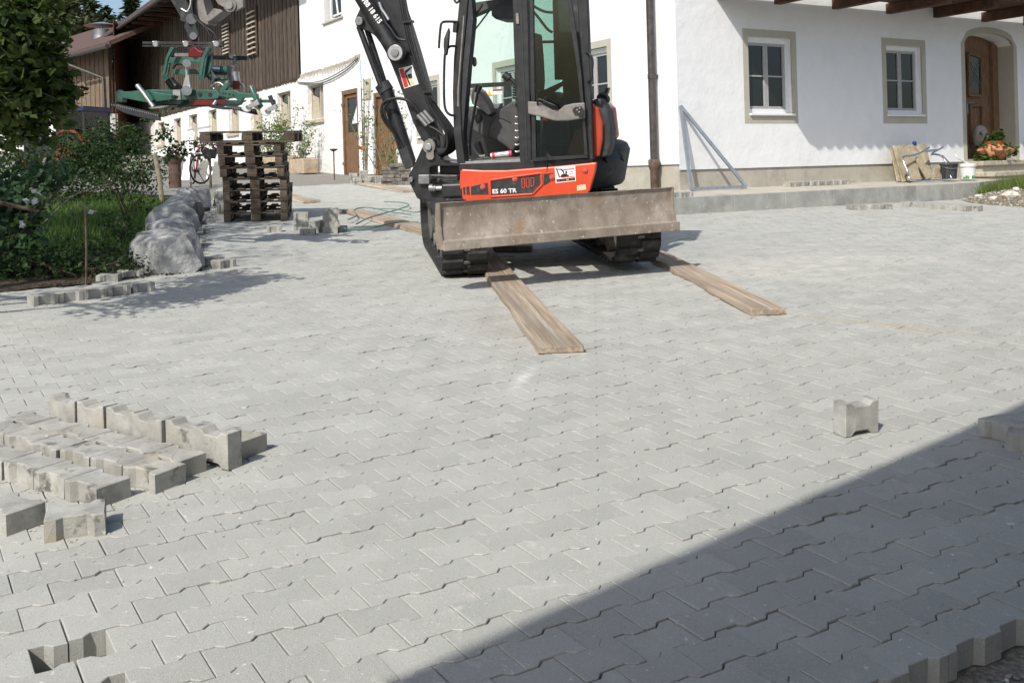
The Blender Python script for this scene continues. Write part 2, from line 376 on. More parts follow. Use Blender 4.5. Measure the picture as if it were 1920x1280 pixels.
# ---------------------------------------------------------------- loose paving stones
def loose_mesh(seed):
    r = random.Random(seed); vs, fs = paver_arrays(.0022, .0035)
    vs = [(x + r.uniform(-.002, .002), y + r.uniform(-.002, .002), z + r.uniform(-.0015, .0015)) for x, y, z in vs]
    n = len(vs); fs = fs + [tuple(reversed(range(24, 36)))]
    return MB().add(vs, fs).mesh('paving_stone', MT['paver_l'])
LM = [loose_mesh(i) for i in range(6)]
ORD = ['first', 'second', 'third', 'fourth', 'fifth', 'sixth', 'seventh', 'eighth', 'ninth', 'tenth']
def stone(x, y, yaw, dz, label, group, up=False, zabs=None):
    o = bpy.data.objects.new('paving_stone', rnd.choice(LM)); COL.objects.link(o)
    mw = yardM(x, y, yaw, dz if zabs is None else zabs - gz(x, y))
    if up: mw = mw @ M.Translation((0, 0, .0785)) @ M.Rotation(rad(90), 4, 'X') @ M.Translation((0, 0, .04))
    else: mw = mw @ M.Translation((0, 0, .0805))
    o.matrix_world = mw @ M.Rotation(rnd.uniform(-.01, .01), 4, 'Z')
    return tag(o, label, 'paving stone', group)
YW = rad(-32); ex_, ey_ = V((math.cos(YW), math.sin(YW))), V((-math.sin(YW), math.cos(YW)))
def row(corner, k, label, group, step=.2035, up=False, shift=0):
    for i in range(k):
        c = V(corner) - ex_ * (.1 + step * i) + ey_ * (.04 if up else .0785)
        j_ = rnd.uniform(-.012, .012); stone(c.x + ey_.x * j_, c.y + ey_.y * j_, YW, 0, label % ORD[i], group, up)
row((-1.39, 4.149), 6, '%s stone from the wood-free end of the flat row touching the upright stones'.replace('wood-free end', 'right-hand end'), 'loose stones lying in rows on the paving')
row((-1.43, 4.003), 6, '%s stone from the right-hand end of the middle flat row of loose stones', 'loose stones lying in rows on the paving')
row((-1.592, 3.855), 5, '%s stone from the right-hand end of the flat row nearest the missing stones', 'loose stones lying in rows on the paving')
row((-1.215, 4.270), 6, '%s notched stone standing on edge, from the right-hand end of the upright row', 'stones standing on edge in a row', up=True)
c = g(477, 819, .08); c = V((c.x, c.y)) - ex_ * .1; stone(c.x, c.y, YW, 0, 'single flat stone behind the end of the upright row', 'loose stones lying in rows on the paving')
c = g(50, 951, .08); c = V((c.x, c.y)) - ex_ * .1; stone(c.x, c.y, YW, 0, 'stained stone at the left photo edge beside the askew single stone', 'loose stones lying in rows on the paving')
c = V((-1.655, 3.545)) + V((math.cos(.33), math.sin(.33))) * .1 + V((-math.sin(.33), math.cos(.33))) * .078
stone(c.x, c.y, .36, 0, 'single stained stone lying askew nearest the camera, notch facing out', 'loose stones lying in rows on the paving')
c = V((1.469, 4.626)) + V((math.cos(.42), math.sin(.42))) * .1 + V((-math.sin(.42), math.cos(.42))) * .042
stone(c.x, c.y, .42, 0, 'lone notched stone standing on edge on the sunny paving by the shadow', None, True)
for i in range(5):
    t = rad(44); x, y = -3.86 + math.cos(t) * (.1 + .201 * i) - math.sin(t) * .08, 8.215 + math.sin(t) * (.1 + .201 * i) + math.cos(t) * .08
    stone(x, y + (.03 if i == 4 else 0), t, 0, '%s stone from the left in the row edging the garden bed' % ORD[i], 'stones edging the garden bed')
for i, (a, b) in enumerate(((2.19, 4.60), (2.22, 4.40), (2.36, 4.54))):
    stone(a, b, rad(-63), 0, '%s loose stone in the shade at the right photo edge' % ('farther left', 'nearest', 'outermost')[i], 'loose stones in the shade')
P0 = g(1700, 388)
for j in range(3):
    for i in range(6):
        t = rad(-58.5); x = P0.x + math.cos(t) * .201 * i + math.cos(t + 1.571) * (.08 + .139 * j) + (.1 if j % 2 else 0) * math.cos(t)
        y = P0.y + math.sin(t) * .201 * i + math.sin(t + 1.571) * (.08 + .139 * j) + (.1 if j % 2 else 0) * math.sin(t)
        stone(x, y, t, 0, '%s stone from the house in the %s row of the patch by the gravel mound' % (ORD[i], ('front', 'middle', 'back')[j]), 'stone patch before the gravel mound')
P0 = g(1594, 394)
for i in range(4):
    stone(P0.x + .955 * (.1 + .195 * i), P0.y + .295 * (.1 + .195 * i) + .08, rad(17), 0, '%s stone from the left in the short row below the terrace kerb' % ORD[i], 'short row below the terrace kerb')
for i, (a, b, h) in enumerate(((388, 497, 0), (408, 503, 0))):
    p = g(a + 8, b); stone(p.x, p.y + .06, rad(35 + 20 * i), 0, ('paler', 'lower')[i] + ' loose stone beside the nearest boulder', 'two stones beside the nearest boulder')
def column(px, py, yaw, n, label, group):
    p = g(px, py)
    for k in range(n):
        stone(p.x + rnd.uniform(-.012, .012), p.y + .08 + rnd.uniform(-.012, .012), yaw + rnd.uniform(-.08, .08), .0805 * k,
              (label % (('bottom', 'second lowest', 'third lowest', 'topmost')[k] if n > 1 else '')).replace('  ', ' '), group)
G1 = 'stones stacked beside the pallets'
column(513, 436, .25, 1, 'single flat %s stone lying just right of the pallets', G1)
column(563, 432, .15, 3, '%s stone of the wider pile right of the pallets', G1)
column(577, 441, .1, 1, 'single %s stone in front of the wider pile near the pallets', G1)
column(592, 437, 1.4, 2, '%s stone of the pair between the two piles near the pallets', G1)
column(619, 438, .2, 4, '%s stone of the tall pile farther from the pallets', G1)
column(632, 436, 1.3, 1, 'half hidden %s stone behind the tall pile near the pallets', G1)
G2 = 'stones stacked by the plank door'
column(663, 344, .1, 3, '%s stone of the leftmost pile by the plank door', G2)
column(681, 346, .2, 4, '%s stone of the tallest pile by the plank door', G2)
column(697, 344, .9, 2, '%s stone of the pile between the plank door and the old slabs', G2)
column(709, 342, .2, 2, '%s stone of the pile touching the old slabs', G2)
column(670, 347, .2, 2, '%s stone of the front pile by the plank door', G2)
G3 = 'stones behind the pallets'
column(415, 402, .3, 2, '%s stone of the pair between pallets and boulders', G3)
column(411, 384, .5, 3, '%s stone of the dark pile behind the pallets', G3)

# ---------------------------------------------------------------- pebbles
def pebbles(name, pts, size, m, kind='stuff', label=None):
    base_ = np.array([(1, 0, 0), (-1, 0, 0), (0, 1, 0), (0, -1, 0), (0, 0, .8), (0, 0, -.8)], float)
    F = [(0, 2, 4), (2, 1, 4), (1, 3, 4), (3, 0, 4), (2, 0, 5), (1, 2, 5), (3, 1, 5), (0, 3, 5)]
    vs = []; fs = []; vals = []
    for k, p in enumerate(pts):
        s = size * rnd.uniform(.45, 1.5); q = base_ * s * np.array([rnd.uniform(.8, 1.4), rnd.uniform(.7, 1.1), rnd.uniform(.5, .9)])
        q = q + nrg.normal(size=q.shape) * s * .12; a = rnd.uniform(0, 6.28)
        q = q @ np.array([(math.cos(a), -math.sin(a), 0), (math.sin(a), math.cos(a), 0), (0, 0, 1)])
        vs += (q + np.array(p)).tolist(); fs += [tuple(i + 6 * k for i in f) for f in F]; vals += [rnd.random()] * 6
    me = bpy.data.meshes.new(name); me.from_pydata(vs, [], fs); me.materials.append(m)
    at = me.attributes.new('rnd', 'FLOAT', 'POINT'); at.data.foreach_set('value', vals)
    o = link(name, me); return tag(o, label, None, None, kind)
pts = []
for _ in range(2600):       # open bedding beyond the last laid row
    u, v = rnd.uniform(1.0, 2.6), rnd.uniform(-1.62, -1.1); x, y = lat(u, v); pts.append((x, y, gz(x, y) - .08))
pebbles('bedding_gravel', pts, .008, MT['peb'])
pts = []
for _ in range(420):        # crumbs and chips around the loose stones
    x, y = rnd.gauss(-1.55, .35), rnd.gauss(4.05, .3); pts.append((x, y, gz(x, y) + .002))
for _ in range(260):
    x, y = rnd.uniform(-2.5, 3.0), rnd.uniform(2.8, 9.0); pts.append((x, y, gz(x, y) + .001))
pebbles('stone_chips', pts, .0045, MT['peb'])
# ================================================================ farmhouse, barn, shed, terrace
def WL(s, d, z): p = HC + LDv * s - NLv * d; return V((p.x, p.y, z))      # left-hand wall: s along it, d into it
def WR(s, d, z): p = HC + RDv * s - NRv * d; return V((p.x, p.y, z))      # right-hand wall
def Lp(px, py, off=0): p = onplane(px, py, HC + NLv * off, NLv); return ((p - HC).dot(LDv), p.z)
def Rp(px, py, off=0): p = onplane(px, py, HC + NRv * off, NRv); return ((p - HC).dot(RDv), p.z)
def wbox(mb, W, s0, s1, d0, d1, z0, z1):
    c = [W(s, d, z) for z in (z0, z1) for s, d in ((s0, d0), (s1, d0), (s1, d1), (s0, d1))]
    return mb.add(c, [(0, 3, 2, 1), (4, 5, 6, 7), (0, 1, 5, 4), (1, 2, 6, 5), (2, 3, 7, 6), (3, 0, 4, 7)])
def wpoly(mb, W, pts, d0, d1):
    return mb.prism([W(s, d0, z) for s, z in pts], W(0, d1, 0) - W(0, d0, 0))
def child(mb, name, m, parent, smooth=0, bevel=0):
    o = mb.build(name, m, None, smooth, bevel); o.parent = parent; o.matrix_parent_inverse = ROOTINV[root_of(parent)]; 
    if parent.parent is not None: o.matrix_parent_inverse = M.Identity(4)
    return o
ROOTINV = {}
def root_of(o):
    while o.parent is not None: o = o.parent
    return o.name
def wthing(name, label, cat, base, group=None):
    o = thing(name, label, cat, M.Translation(base), group); ROOTINV[o.name] = M.Translation(base).inverted(); return o
def wall_open(W, s0, s1, z0, z1, holes, dep):
    mb = MB(); S = sorted({s0, s1, *[h[0] for h in holes], *[h[1] for h in holes]}); Z = sorted({z0, z1, *[h[2] for h in holes], *[h[3] for h in holes]})
    for a, b in zip(S, S[1:]):
        for c, d in zip(Z, Z[1:]):
            ms, mz = (a + b) / 2, (c + d) / 2
            if any(h[0] < ms < h[1] and h[2] < mz < h[3] for h in holes): continue
            mb.add([W(a, 0, c), W(b, 0, c), W(b, 0, d), W(a, 0, d)], [(0, 1, 2, 3)])
    for h in holes:
        a, b, c, d = h[:4]; q = h[4] if len(h) > 4 else dep
        mb.add([W(a, 0, c), W(b, 0, c), W(b, 0, d), W(a, 0, d), W(a, q, c), W(b, q, c), W(b, q, d), W(a, q, d)],
               [(0, 4, 5, 1), (1, 5, 6, 2), (2, 6, 7, 3), (3, 7, 4, 0)])
    return mb
house = wthing('farmhouse', 'white plastered farmhouse with beige plinth, arched doorway and dark porch beams', 'farmhouse', (HC.x, HC.y, .8))
# ---- walls
WW = [(1.69, 2.785), (5.447, 6.54)]
ZW0, ZW1 = 2.375, 3.785
DRS, DRE, DZB, DZS, DZC = 7.97, 9.70, 1.40, 3.93, 4.17          # arched doorway
LWN = [(1.99, 3.09), (5.06, 6.16), (9.01, 10.11)]
holesR = [(a, b, ZW0, ZW1, .15) for a, b in WW] + [(DRS, DRE, DZB, DZC, .46)]
child(wall_open(WR, 0, 17, 1.448, 8.6, holesR, .15), 'wall', MT['plaster'], house)
holesL = [(a, b, ZW0, ZW1, .15) for a, b in LWN] + [(11.5, 12.85, .6, 3.75, .2), (15.1, 16.5, 6.22, 7.7, .25)]
child(wall_open(WL, 0, 13.72, 1.499, 8.6, holesL[:3] + [(11.5, 12.85, 1.499, 3.75, .2)], .15), 'wall', MT['plaster'], house)
child(wall_open(WL, 13.72, 18.72, 4.78, 8.6, [holesL[4]], .25), 'wall', MT['plaster'], house)
mb = wall_open(lambda s, d, z: WL(s, d - .03, z), 13.72, 18.74, .6, 4.78, [(13.98, 15.2, .6, 4.0, .16), (16.67, 18.1, 3.30, 4.40, .2)], .2)
child(mb, 'wall', MT['rough_plaster'], house)
mb = MB(); wbox(mb, WR, .02, 17, .025, .3, .3, 1.447); child(mb, 'plinth', MT['plinth'], house)
mb = MB(); wbox(mb, WL, .02, 11.49, .025, .3, .3, 1.498); wbox(mb, WL, 12.86, 13.7, .025, .3, .3, 1.498); child(mb, 'plinth', MT['plinth'], house)
mb = MB(); n_ = 12                                                 # spandrels above the door arch
arch = lambda s: DZS + (DZC - DZS) * math.sqrt(max(0, 1 - ((s - (DRS + DRE) / 2) / ((DRE - DRS) / 2)) ** 2)) ** 1.0
xs = [DRS + (DRE - DRS) * i / 24 for i in range(25)]
for a, b in zip(xs, xs[1:]):
    wpoly(mb, WR, [(a, arch(a)), (b, arch(b)), (b, DZC), (a, DZC)], .0, .46)
child(mb, 'arch_infill', MT['plaster'], house)
mb = MB(); wo = .125                                                # painted surround of the doorway
for a, b in zip(xs, xs[1:]):
    wpoly(mb, WR, [(a, arch(a)), (b, arch(b)), (b, arch(b) + wo), (a, arch(a) + wo)], -.004, .05)
wpoly(mb, WR, [(DRS - wo, DZB), (DRS, DZB), (DRS, DZS + .02), (DRS, DZS + wo), (DRS - wo, DZS - .02)], -.004, .05)
wpoly(mb, WR, [(DRE + wo, DZB), (DRE, DZB), (DRE, DZS + .02), (DRE, DZS + wo), (DRE + wo, DZS - .02)], -.004, .05)
child(mb, 'doorway_surround', MT['surround'], house)
mb = MB(); wbox(mb, WR, DRE - .004, DRE - .003, .005, .455, DZB, DZS + .05); child(mb, 'doorway_reveal', MT['surround'], house)
# ---- front door leaf
def dp(px, py, d=.40): return Rp(px, py, -d)
dl = MB(); wpoly(dl, WR, [(DRS, DZB), (DRE - .01, DZB)] + [(s, arch(s) - .03) for s in reversed(xs) if s < DRE - .01], .455, .47)
wpoly(dl, WR, [(9.5, DZB), (DRE - .01, DZB), (DRE - .01, arch(9.66) - .04), (9.5, arch(9.5) - .05)], .37, .45)
door = child(dl, 'door', MT['door'], house)
q = [dp(1818, 102), dp(1838, 110), dp(1839, 177), dp(1819, 176)]
mb = MB(); wpoly(mb, WR, q, .415, .45); child(mb, 'door_glass', MT['pane'], door)
mb = MB()
for k in range(-6, 14):
    for sgn in (1, -1):
        s_a, z_a = q[0][0], q[3][1] + .11 * k; s_b = q[1][0]; z_b = z_a + sgn * (s_b - s_a) * 1.5
        if min(z_a, z_b) > q[3][1] and max(z_a, z_b) < q[1][1]: mb.bar(WR(s_a, .41, z_a), WR(s_b, .41, z_b), .008, .008)
child(mb, 'lead_lattice', MT['steel'], door)
mb = MB(); e = [dp(1816, 100), dp(1840, 108), dp(1841, 180), dp(1817, 179)]
for i in range(4): mb.bar(WR(e[i][0], .405, e[i][1]), WR(e[(i + 1) % 4][0], .405, e[(i + 1) % 4][1]), .05, .05)
e = [dp(1820, 198), dp(1842, 198), dp(1844, 268), dp(1822, 268)]
for i in range(4): mb.bar(WR(e[i][0], .41, e[i][1]), WR(e[(i + 1) % 4][0], .41, e[(i + 1) % 4][1]), .045, .045)
child(mb, 'door_moulding', MT['door'], door)
mb = MB(); h0 = dp(1813, 193); wbox(mb, WR, h0[0] - .02, h0[0] + .02, .385, .41, h0[1] - .25, h0[1] + .03); mb.bar(WR(h0[0], .36, h0[1]), WR(h0[0] + .16, .36, h0[1]), .02, .02)
child(mb, 'door_handle', MT['steel'], door)
mb = MB(); wbox(mb, WR, DRS, DRE, .475, .5, .8, 4.2); child(mb, 'doorway_back', MT['door'], house)
# ---- windows with painted surrounds
def window(W, a, b, z0, z1, parent, dep=.13):
    fr = MB()
    for (s0, s1, y0, y1) in ((a, a + .045, z0, z1), (b - .075, b, z0, z1), (a + .045, b - .075, z1 - .10, z1), (a + .045, b - .075, z0, z0 + .10)):
        wbox(fr, W, s0, s1, dep - .045, dep + .03, y0, y1)
    win = child(fr, 'window', MT['wframe'], parent, bevel=.006)
    a2, b2, y0, y1 = a + .045, b - .075, z0 + .10, z1 - .10; mid = (a2 + b2) / 2; zm = y0 + (y1 - y0) * .5
    cs = MB()
    for (s0, s1) in ((a2, mid), (mid, b2)):
        for (p0, p1, r0, r1) in ((s0 + .003, s0 + .055, y0, y1), (s1 - .055, s1 - .003, y0, y1), (s0 + .055, s1 - .055, y0, y0 + .05), (s0 + .055, s1 - .055, y1 - .05, y1), (s0 + .055, s1 - .055, zm - .014, zm + .014)):
            wbox(cs, W, p0, p1, dep - .025, dep + .012, r0, r1)
    child(cs, 'casement', MT['wgrey'], win)
    for (s0, s1) in ((a2 + .05, mid - .05), (mid + .05, b2 - .05)):
        for (r0, r1) in ((y0 + .045, zm - .01), (zm + .01, y1 - .045)):
            child(wbox(MB(), W, s0, s1, dep, dep + .008, r0, r1), 'pane', MT['pane'], win)
    sl = MB(); wbox(sl, W, a - .01, b + .03, -.05, dep - .045, z0 - .03, z0 + .012); child(sl, 'sill', MT['wframe'], win, bevel=.006)
    su = MB(); o = .132
    for (s0, s1, r0, r1) in ((a - o, a, z0 - .17, z1 + o), (b, b + o, z0 - .17, z1 + o), (a, b, z1, z1 + o), (a, b, z0 - .17, z0 - .032)):
        wbox(su, W, s0, s1, -.004, .02, r0, r1)
    child(su, 'window_surround', MT['surround'], win)
    bk = MB(); wbox(bk, W, a, b, dep + .04, dep + .06, z0, z1); child(bk, 'blind', MT['pane'], win)
    return win
for a, b in WW: window(WR, a, b, ZW0, ZW1, house)
for a, b in LWN: window(WL, a, b, ZW0 + .03, ZW1 - .01, house)
# upper window with tilted casement
fr = MB()
for (s0, s1, y0, y1) in ((15.1, 15.2, 6.22, 7.7), (16.2, 16.3, 6.22, 7.7), (15.2, 16.2, 6.22, 6.32)): wbox(fr, WL, s0, s1, .12, .2, y0, y1)
up = child(fr, 'window', MT['wframe'], house); child(wbox(MB(), WL, 15.2, 16.2, .16, .17, 6.32, 7.6), 'pane', MT['pane'], up)
tl = MB(); tl.bar(WL(15.55, .08, 6.35), WL(15.62, -.02, 7.7), .06, .05); tl.bar(WL(15.25, .08, 6.35), WL(15.9, .08, 6.35), .05, .06); child(tl, 'casement', MT['wframe'], up)
child(wbox(MB(), WL, 14.95, 16.6, -.06, .12, 6.17, 6.22), 'sill', MT['surround'], up)
# ---- plank doors
def plank_door(s0, s1, z0, z1, glass_=True):
    fr = MB(); wbox(fr, WL, s0, s0 + .1, -.02, .1, z0, z1); wbox(fr, WL, s1 - .1, s1, -.02, .1, z0, z1); wbox(fr, WL, s0 + .1, s1 - .1, -.02, .1, z1 - .12, z1)
    d = child(fr, 'door', MT['door'], house)
    n = 7; w_ = (s1 - s0 - .2) / n
    for i in range(n):
        a = s0 + .1 + i * w_
        top = z1 - .13 if not glass_ else (z0 + (z1 - z0) * .5 if 0 < i < n - 1 else z1 - .13)
        child(wbox(MB(), WL, a + .003, a + w_ - .003, .04 + rnd.uniform(0, .006), .08, z0 + .02, top), 'plank', MT['door'], d)
    if glass_:
        a, b = s0 + .1 + w_, s1 - .1 - w_; zz = z0 + (z1 - z0) * .5
        child(wbox(MB(), WL, a, b, .07, .08, zz, z1 - .13), 'pane', MT['pane'], d)
        child(wbox(MB(), WL, a, b, .03, .07, z1 - .24, z1 - .13), 'top_rail', MT['door'], d)
        cu = MB(); wpoly(cu, WL, [(a + .05, zz + .25), (a + .45, zz + .25), (a + .05, z1 - .5)], .060, .066); child(cu, 'curtain', MT['wframe'], d)
    lk = MB(); wbox(lk, WL, s0 + .03, s0 + .2, -.05, -.02, z0 + (z1 - z0) * .42, z0 + (z1 - z0) * .42 + .08); lk.cyl(WL(s0 + .12, -.05, z0 + (z1 - z0) * .45), WL(s0 + .12, -.12, z0 + (z1 - z0) * .45), .02)
    child(lk, 'latch', MT['steel'], d)
    for zh in (.12, .82): child(wbox(MB(), WL, s1 - .12, s1 + .06, -.035, -.02, z0 + (z1 - z0) * zh, z0 + (z1 - z0) * zh + .08), 'hinge', MT['steel'], d)
plank_door(13.98, 15.2, 1.50, 4.0)
plank_door(11.5, 12.85, 1.40, 3.75, False)
child(wbox(MB(), WL, 13.04, 13.6, -.02, .02, 3.60, 4.20), 'meter_box', MT['surround'], house, bevel=.01)
# ---- ragged plaster strip, cables, downpipe
mb = MB(); n = 40
for i in range(n):
    a = 13.75 + (18.7 - 13.75) * i / n; b = 13.75 + (18.7 - 13.75) * (i + 1) / n; top = 4.83 + .12 * max(0, 1 - (a - 13.75) / 1.4)
    wpoly(mb, WL, [(a, top + rnd.uniform(-.02, .03)), (b, top + rnd.uniform(-.02, .03)), ((a + b) / 2, top - rnd.uniform(.12, .26))], -.045, .0)
child(mb, 'broken_plaster', MT['plinth'], house)
mb = MB()
for dz in (0, .07):
    mb.tube([WL(13.8, -.06, 4.85 - dz), WL(14.8, -.08, 4.62 - dz), WL(16.2, -.08, 4.47 - dz), WL(17.4, -.08, 4.46 - dz * .6), WL(18.9, -.07, 4.60)], .016, 6, 6)
child(mb, 'cable', MT['steel'], house, 60)
MT['pipe'] = mat('brown_metal_pipe', (.055, .05, .047), (.10, .09, .085), scale=9, rough=.5, metal=.3)
MT['castiron'] = mat('rusty_cast_iron', (.075, .045, .030), (.14, .10, .075), scale=12, rough=.8)
mb = MB(); mb.cyl(WL(.535, -.12, 1.56), WL(.535, -.12, 8.4), .066, None, 18); 
dpipe = child(mb, 'downpipe', MT['pipe'], house, 40)
mb = MB(); mb.cyl(WL(.535, -.12, 3.02), WL(.535, -.12, 3.10), .074, None, 18); wbox(mb, WL, .50, .57, -.12, .02, 3.03, 3.09); child(mb, 'pipe_clamp', MT['pipe'], dpipe, 40)
mb = MB(); mb.lathe([(.075, .55), (.075, 1.40), (.10, 1.47), (.105, 1.58), (.09, 1.60)], 18, WL(.535, -.12, 0)); child(mb, 'pipe_shoe', MT['castiron'], dpipe, 40)
# ---- porch: beams, boards, eave tiles
POUT, PZ = 1.50, 4.62
for s in (.95, 2.38, 3.92, 5.48, 6.96, 8.58, 10.1, 11.6):
    mb = MB(); wbox(mb, WR, s, s + .17, -POUT + .12, .05, 4.40, 4.60); child(mb, 'beam', MT['beam'], house, bevel=.01)
for i in range(7):
    d0 = -.10 - i * .2
    if i == 0: segs = ((.84, 5.55), (5.55, 7.0), (7.0, 15.5))
    else: segs = ((.84, 15.5),)
    for a, b in segs:
        ex = .1 if (i == 0 and a == 5.55) else 0
        mb = MB(); wbox(mb, WR, a, b, d0 - .2, d0 + ex, PZ - .015, PZ + .02); child(mb, 'porch_board', MT['beam'], house)
for k in range(52):
    a = .86 + k * .285
    mb = MB(); mb.cyl(WR(a + .12, -POUT - .025, PZ + .03), WR(a + .12, -POUT + .45, PZ + .10), .10, .10, 10); child(mb, 'eave_tile', MT['roof'], house, 40)
# main roof (its eaves stay above the picture)
mb = MB(); zr = 8.6
mb.prism([WL(-.6, -.75, zr), WL(19.0, -.75, zr), WL(19.0, 6, zr + 4.2), WL(-.6, 6, zr + 4.2)], (0, 0, .22))
mb.prism([WL(-.6, 6, zr + 4.2), WL(19.0, 6, zr + 4.2), WL(19.0, 12.7, zr), WL(-.6, 12.7, zr)], (0, 0, .22))
mb.prism([WR(0, .0, zr - .02), WR(12, .0, zr - .02), WR(6, .0, zr + 4.1)], -NRv * .2)
child(mb, 'roof', MT['roof'], house)
# ---- stone steps before the arched door
MT['step'] = mat('rough_step_stone', (.32, .28, .21), (.52, .47, .38), scale=14, rough=.95, bump=.012, bscale=30, co='World', dirt=[((.14, .12, .09), 11, .6, .68)])
for (z0, z1, out) in ((1.30, 1.40, .45), (1.07, 1.17, .75)):
    mb = MB(); wbox(mb, WR, 7.95 - out * .25, 11.5, -out, .2, z0, z1); st = child(mb, 'step', MT['step'], house, bevel=.018)
    mb = MB(); wbox(mb, WR, 8.02 - out * .25, 11.45, -out + .07, .2, z0 - .2, z0); child(mb, 'riser', MT['plinth'], st)

# ---- terrace: kerb slabs and concrete bed
TZ0, TZ1 = .985, 1.05
def KP(t, d, z): p = KL + RDv * t - NRv * d; return V((p.x, p.y, z))
mb = MB()
mb.add([KP(.02, .10, TZ0 - .004), KP(7.6, .10, TZ0 + .014), KP(9.2, .5, TZ0 + .03), KP(12, 1.62, TZ1), KP(1.55, 1.62, TZ1), KP(.02, 1.62, TZ1),
        KP(.02, .10, .4), KP(7.6, .10, .4), KP(9.2, .5, .4), KP(12, 1.62, .4), KP(1.55, 1.62, .4), KP(.02, 1.62, .4)],
       [(0, 1, 2, 3, 4, 5)] + [(i, i + 6, (i + 1) % 6 + 6, (i + 1) % 6) for i in range(6)])
terr = tag(mb.build('terrace', MT['plinth']), kind='structure')
cuts = [0, 1.28, 2.42, 3.56, 4.66, 5.74, 6.8, 7.42]
for a, b in zip(cuts, cuts[1:]):
    mb = MB(); za, zb = TZ0 + .02 * a / 7.4, TZ0 + .02 * b / 7.4
    last = b > 7.4; e2 = b + (.45 if last else 0)
    c = [KP(a + .003, 0, .35), KP(b - .003, 0, .35), KP(e2 - .003, .1, .35), KP(a + .003, .1, .35), KP(a + .003, 0, za), KP(b - .003 + (.18 if last else 0), 0, zb), KP(e2 - .003, .1, zb), KP(a + .003, .1, za)]
    mb.add(c, [(0, 3, 2, 1), (4, 5, 6, 7), (0, 1, 5, 4), (1, 2, 6, 5), (2, 3, 7, 6), (3, 0, 4, 7)])
    o = mb.build('kerb_slab', MT['conc'], terr, bevel=.008)
for i in range(8):
    p = WR(2.35 + i * .201, -.30, 0); stone(p.x, p.y, math.atan2(RDv.y, RDv.x), 0, '%s stone from the left in the row along the house plinth' % ORD[i], 'row along the house plinth', zabs=TZ1 - .008)
for i, t in enumerate((.16, .37)):
    p = KP(t, .10, 0); stone(p.x, p.y, math.atan2(RDv.y, RDv.x), 0, '%s stone on the corner of the terrace kerb' % ('left-hand', 'right-hand')[i], 'two stones on the terrace corner', zabs=TZ0 + .004)

# ---- barn
barn = wthing('barn', 'long barn of dark vertical boards above a white wall with deep windows', 'barn', WL(18.75, 0, 1.4))
BW = [(19.74, 21.1), (22.85, 24.25), (25.75, 27.1), (28.85, 30.1), (31.95, 33.4), (34.9, 36.3), (38.2, 39.6)]
child(wall_open(lambda s, d, z: WL(s, d - .03, z), 18.745, 46.3, 1.0, 4.74, [(a, b, 3.28, 4.40, .2) for a, b in BW], .2), 'wall', MT['rough_plaster'], barn)
child(wbox(MB(), WL, 18.9, 46.3, .22, .3, 4.7, 9.6), 'backing', MT['beam'], barn)
MT['cream'] = mat('pale_shutter', (.40, .35, .26), (.52, .46, .36), scale=8, rough=.85)
def deep_window(par, a, b, z0=3.30, z1=4.40):
    mb = MB(); wbox(mb, WL, a - .02, b + .22, -.10, .1, z0 - .13, z0 - .02); wn = child(mb, 'window', MT['cream'], par)
    child(wbox(MB(), WL, a, b, .155, .17, z0 - .02, z1), 'pane', MT['pane'], wn)
    k = (b - a); s0 = b - .30 * k
    m2 = MB(); wpoly(m2, WL, [(b - .10, z0), (s0 - .22 * k, z0), (s0 - .16 * k, z1 - .42), (b - .14, z1 - .3)], .10, .125); child(m2, 'shutter', MT['cream'], wn)
    m3 = MB(); wbox(m3, WL, a, a + .35 * k, .12, .15, z0, z1 - .05); child(m3, 'shutter', MT['wgrey'], wn)
    m3 = MB(); wbox(m3, WL, b - .06, b, .10, .15, z0, z1); wbox(m3, WL, a, b - .06, .10, .15, z1 - .06, z1); wbox(m3, WL, a + .38 * k, a + .44 * k, .09, .14, z0, z1 - .06); child(m3, 'window_frame', MT['cream'], wn)
deep_window(house, 16.67, 18.1)
for a, b in BW: deep_window(barn, a, b)
bm = MB().bx(-.093, .093, 0, .028, 0, 1).mesh('board', MT['wood_dark'])
bx_ = LDv * -1; 
for i in range(137):
    s = 18.92 + .2 * i; z0 = 4.72 + rnd.uniform(-.04, .03)
    o = bpy.data.objects.new('board', bm); COL.objects.link(o); o.parent = barn; o.matrix_parent_inverse = ROOTINV['barn']
    d = .03 if i % 2 else .058
    p = WL(s, d - .1, z0)
    o.matrix_basis = frameM(bx_, -NLv, (0, 0, 1), p) @ M.Diagonal((1.0 if i % 2 else 1.12, 1, 9.5 - z0, 1))
mb = MB()
for i in range(200): wpoly(mb, WL, [(18.95 + i * .136, 4.755), (19.02 + i * .136, 4.755), (18.985 + i * .136, 4.66 - rnd.uniform(0, .05))], -.075, -.045)
tag(child(mb, 'board_tips', MT['wood_dark'], barn), kind='stuff')
for (sa, sb, z0, z1) in ((22.95, 24.0, 5.95, 7.75), (26.35, 27.25, 6.35, 7.68)):
    mb = MB(); wbox(mb, WL, sa, sb, -.10, -.085, z0, z1); vent = child(mb, 'vent', MT['beam'], barn)
    mb = MB(); wbox(mb, WL, sa, sa + .07, -.14, -.10, z0, z1); wbox(mb, WL, sb - .07, sb, -.14, -.10, z0, z1); wbox(mb, WL, sa + .45, sa + .52, -.14, -.10, z0, z1); child(mb, 'vent_frame', MT['wood_dark'], vent)
    for k in range(9):
        z = z0 + .08 + k * (z1 - z0 - .1) / 9
        mb = MB(); wbox(mb, WL, sa + .07, sb - .07, -.19, -.14, z, z + .05); child(mb, 'slat', MT['surround'], vent)
mb = MB(); EV = 1.62
mb.prism([WL(17.0, -EV, 9.2), WL(46.7, -EV, 9.2), WL(46.7, 8, 14.5), WL(17.0, 8, 14.5)], (0, 0, .25))
br = child(mb, 'roof', MT['roof'], barn)
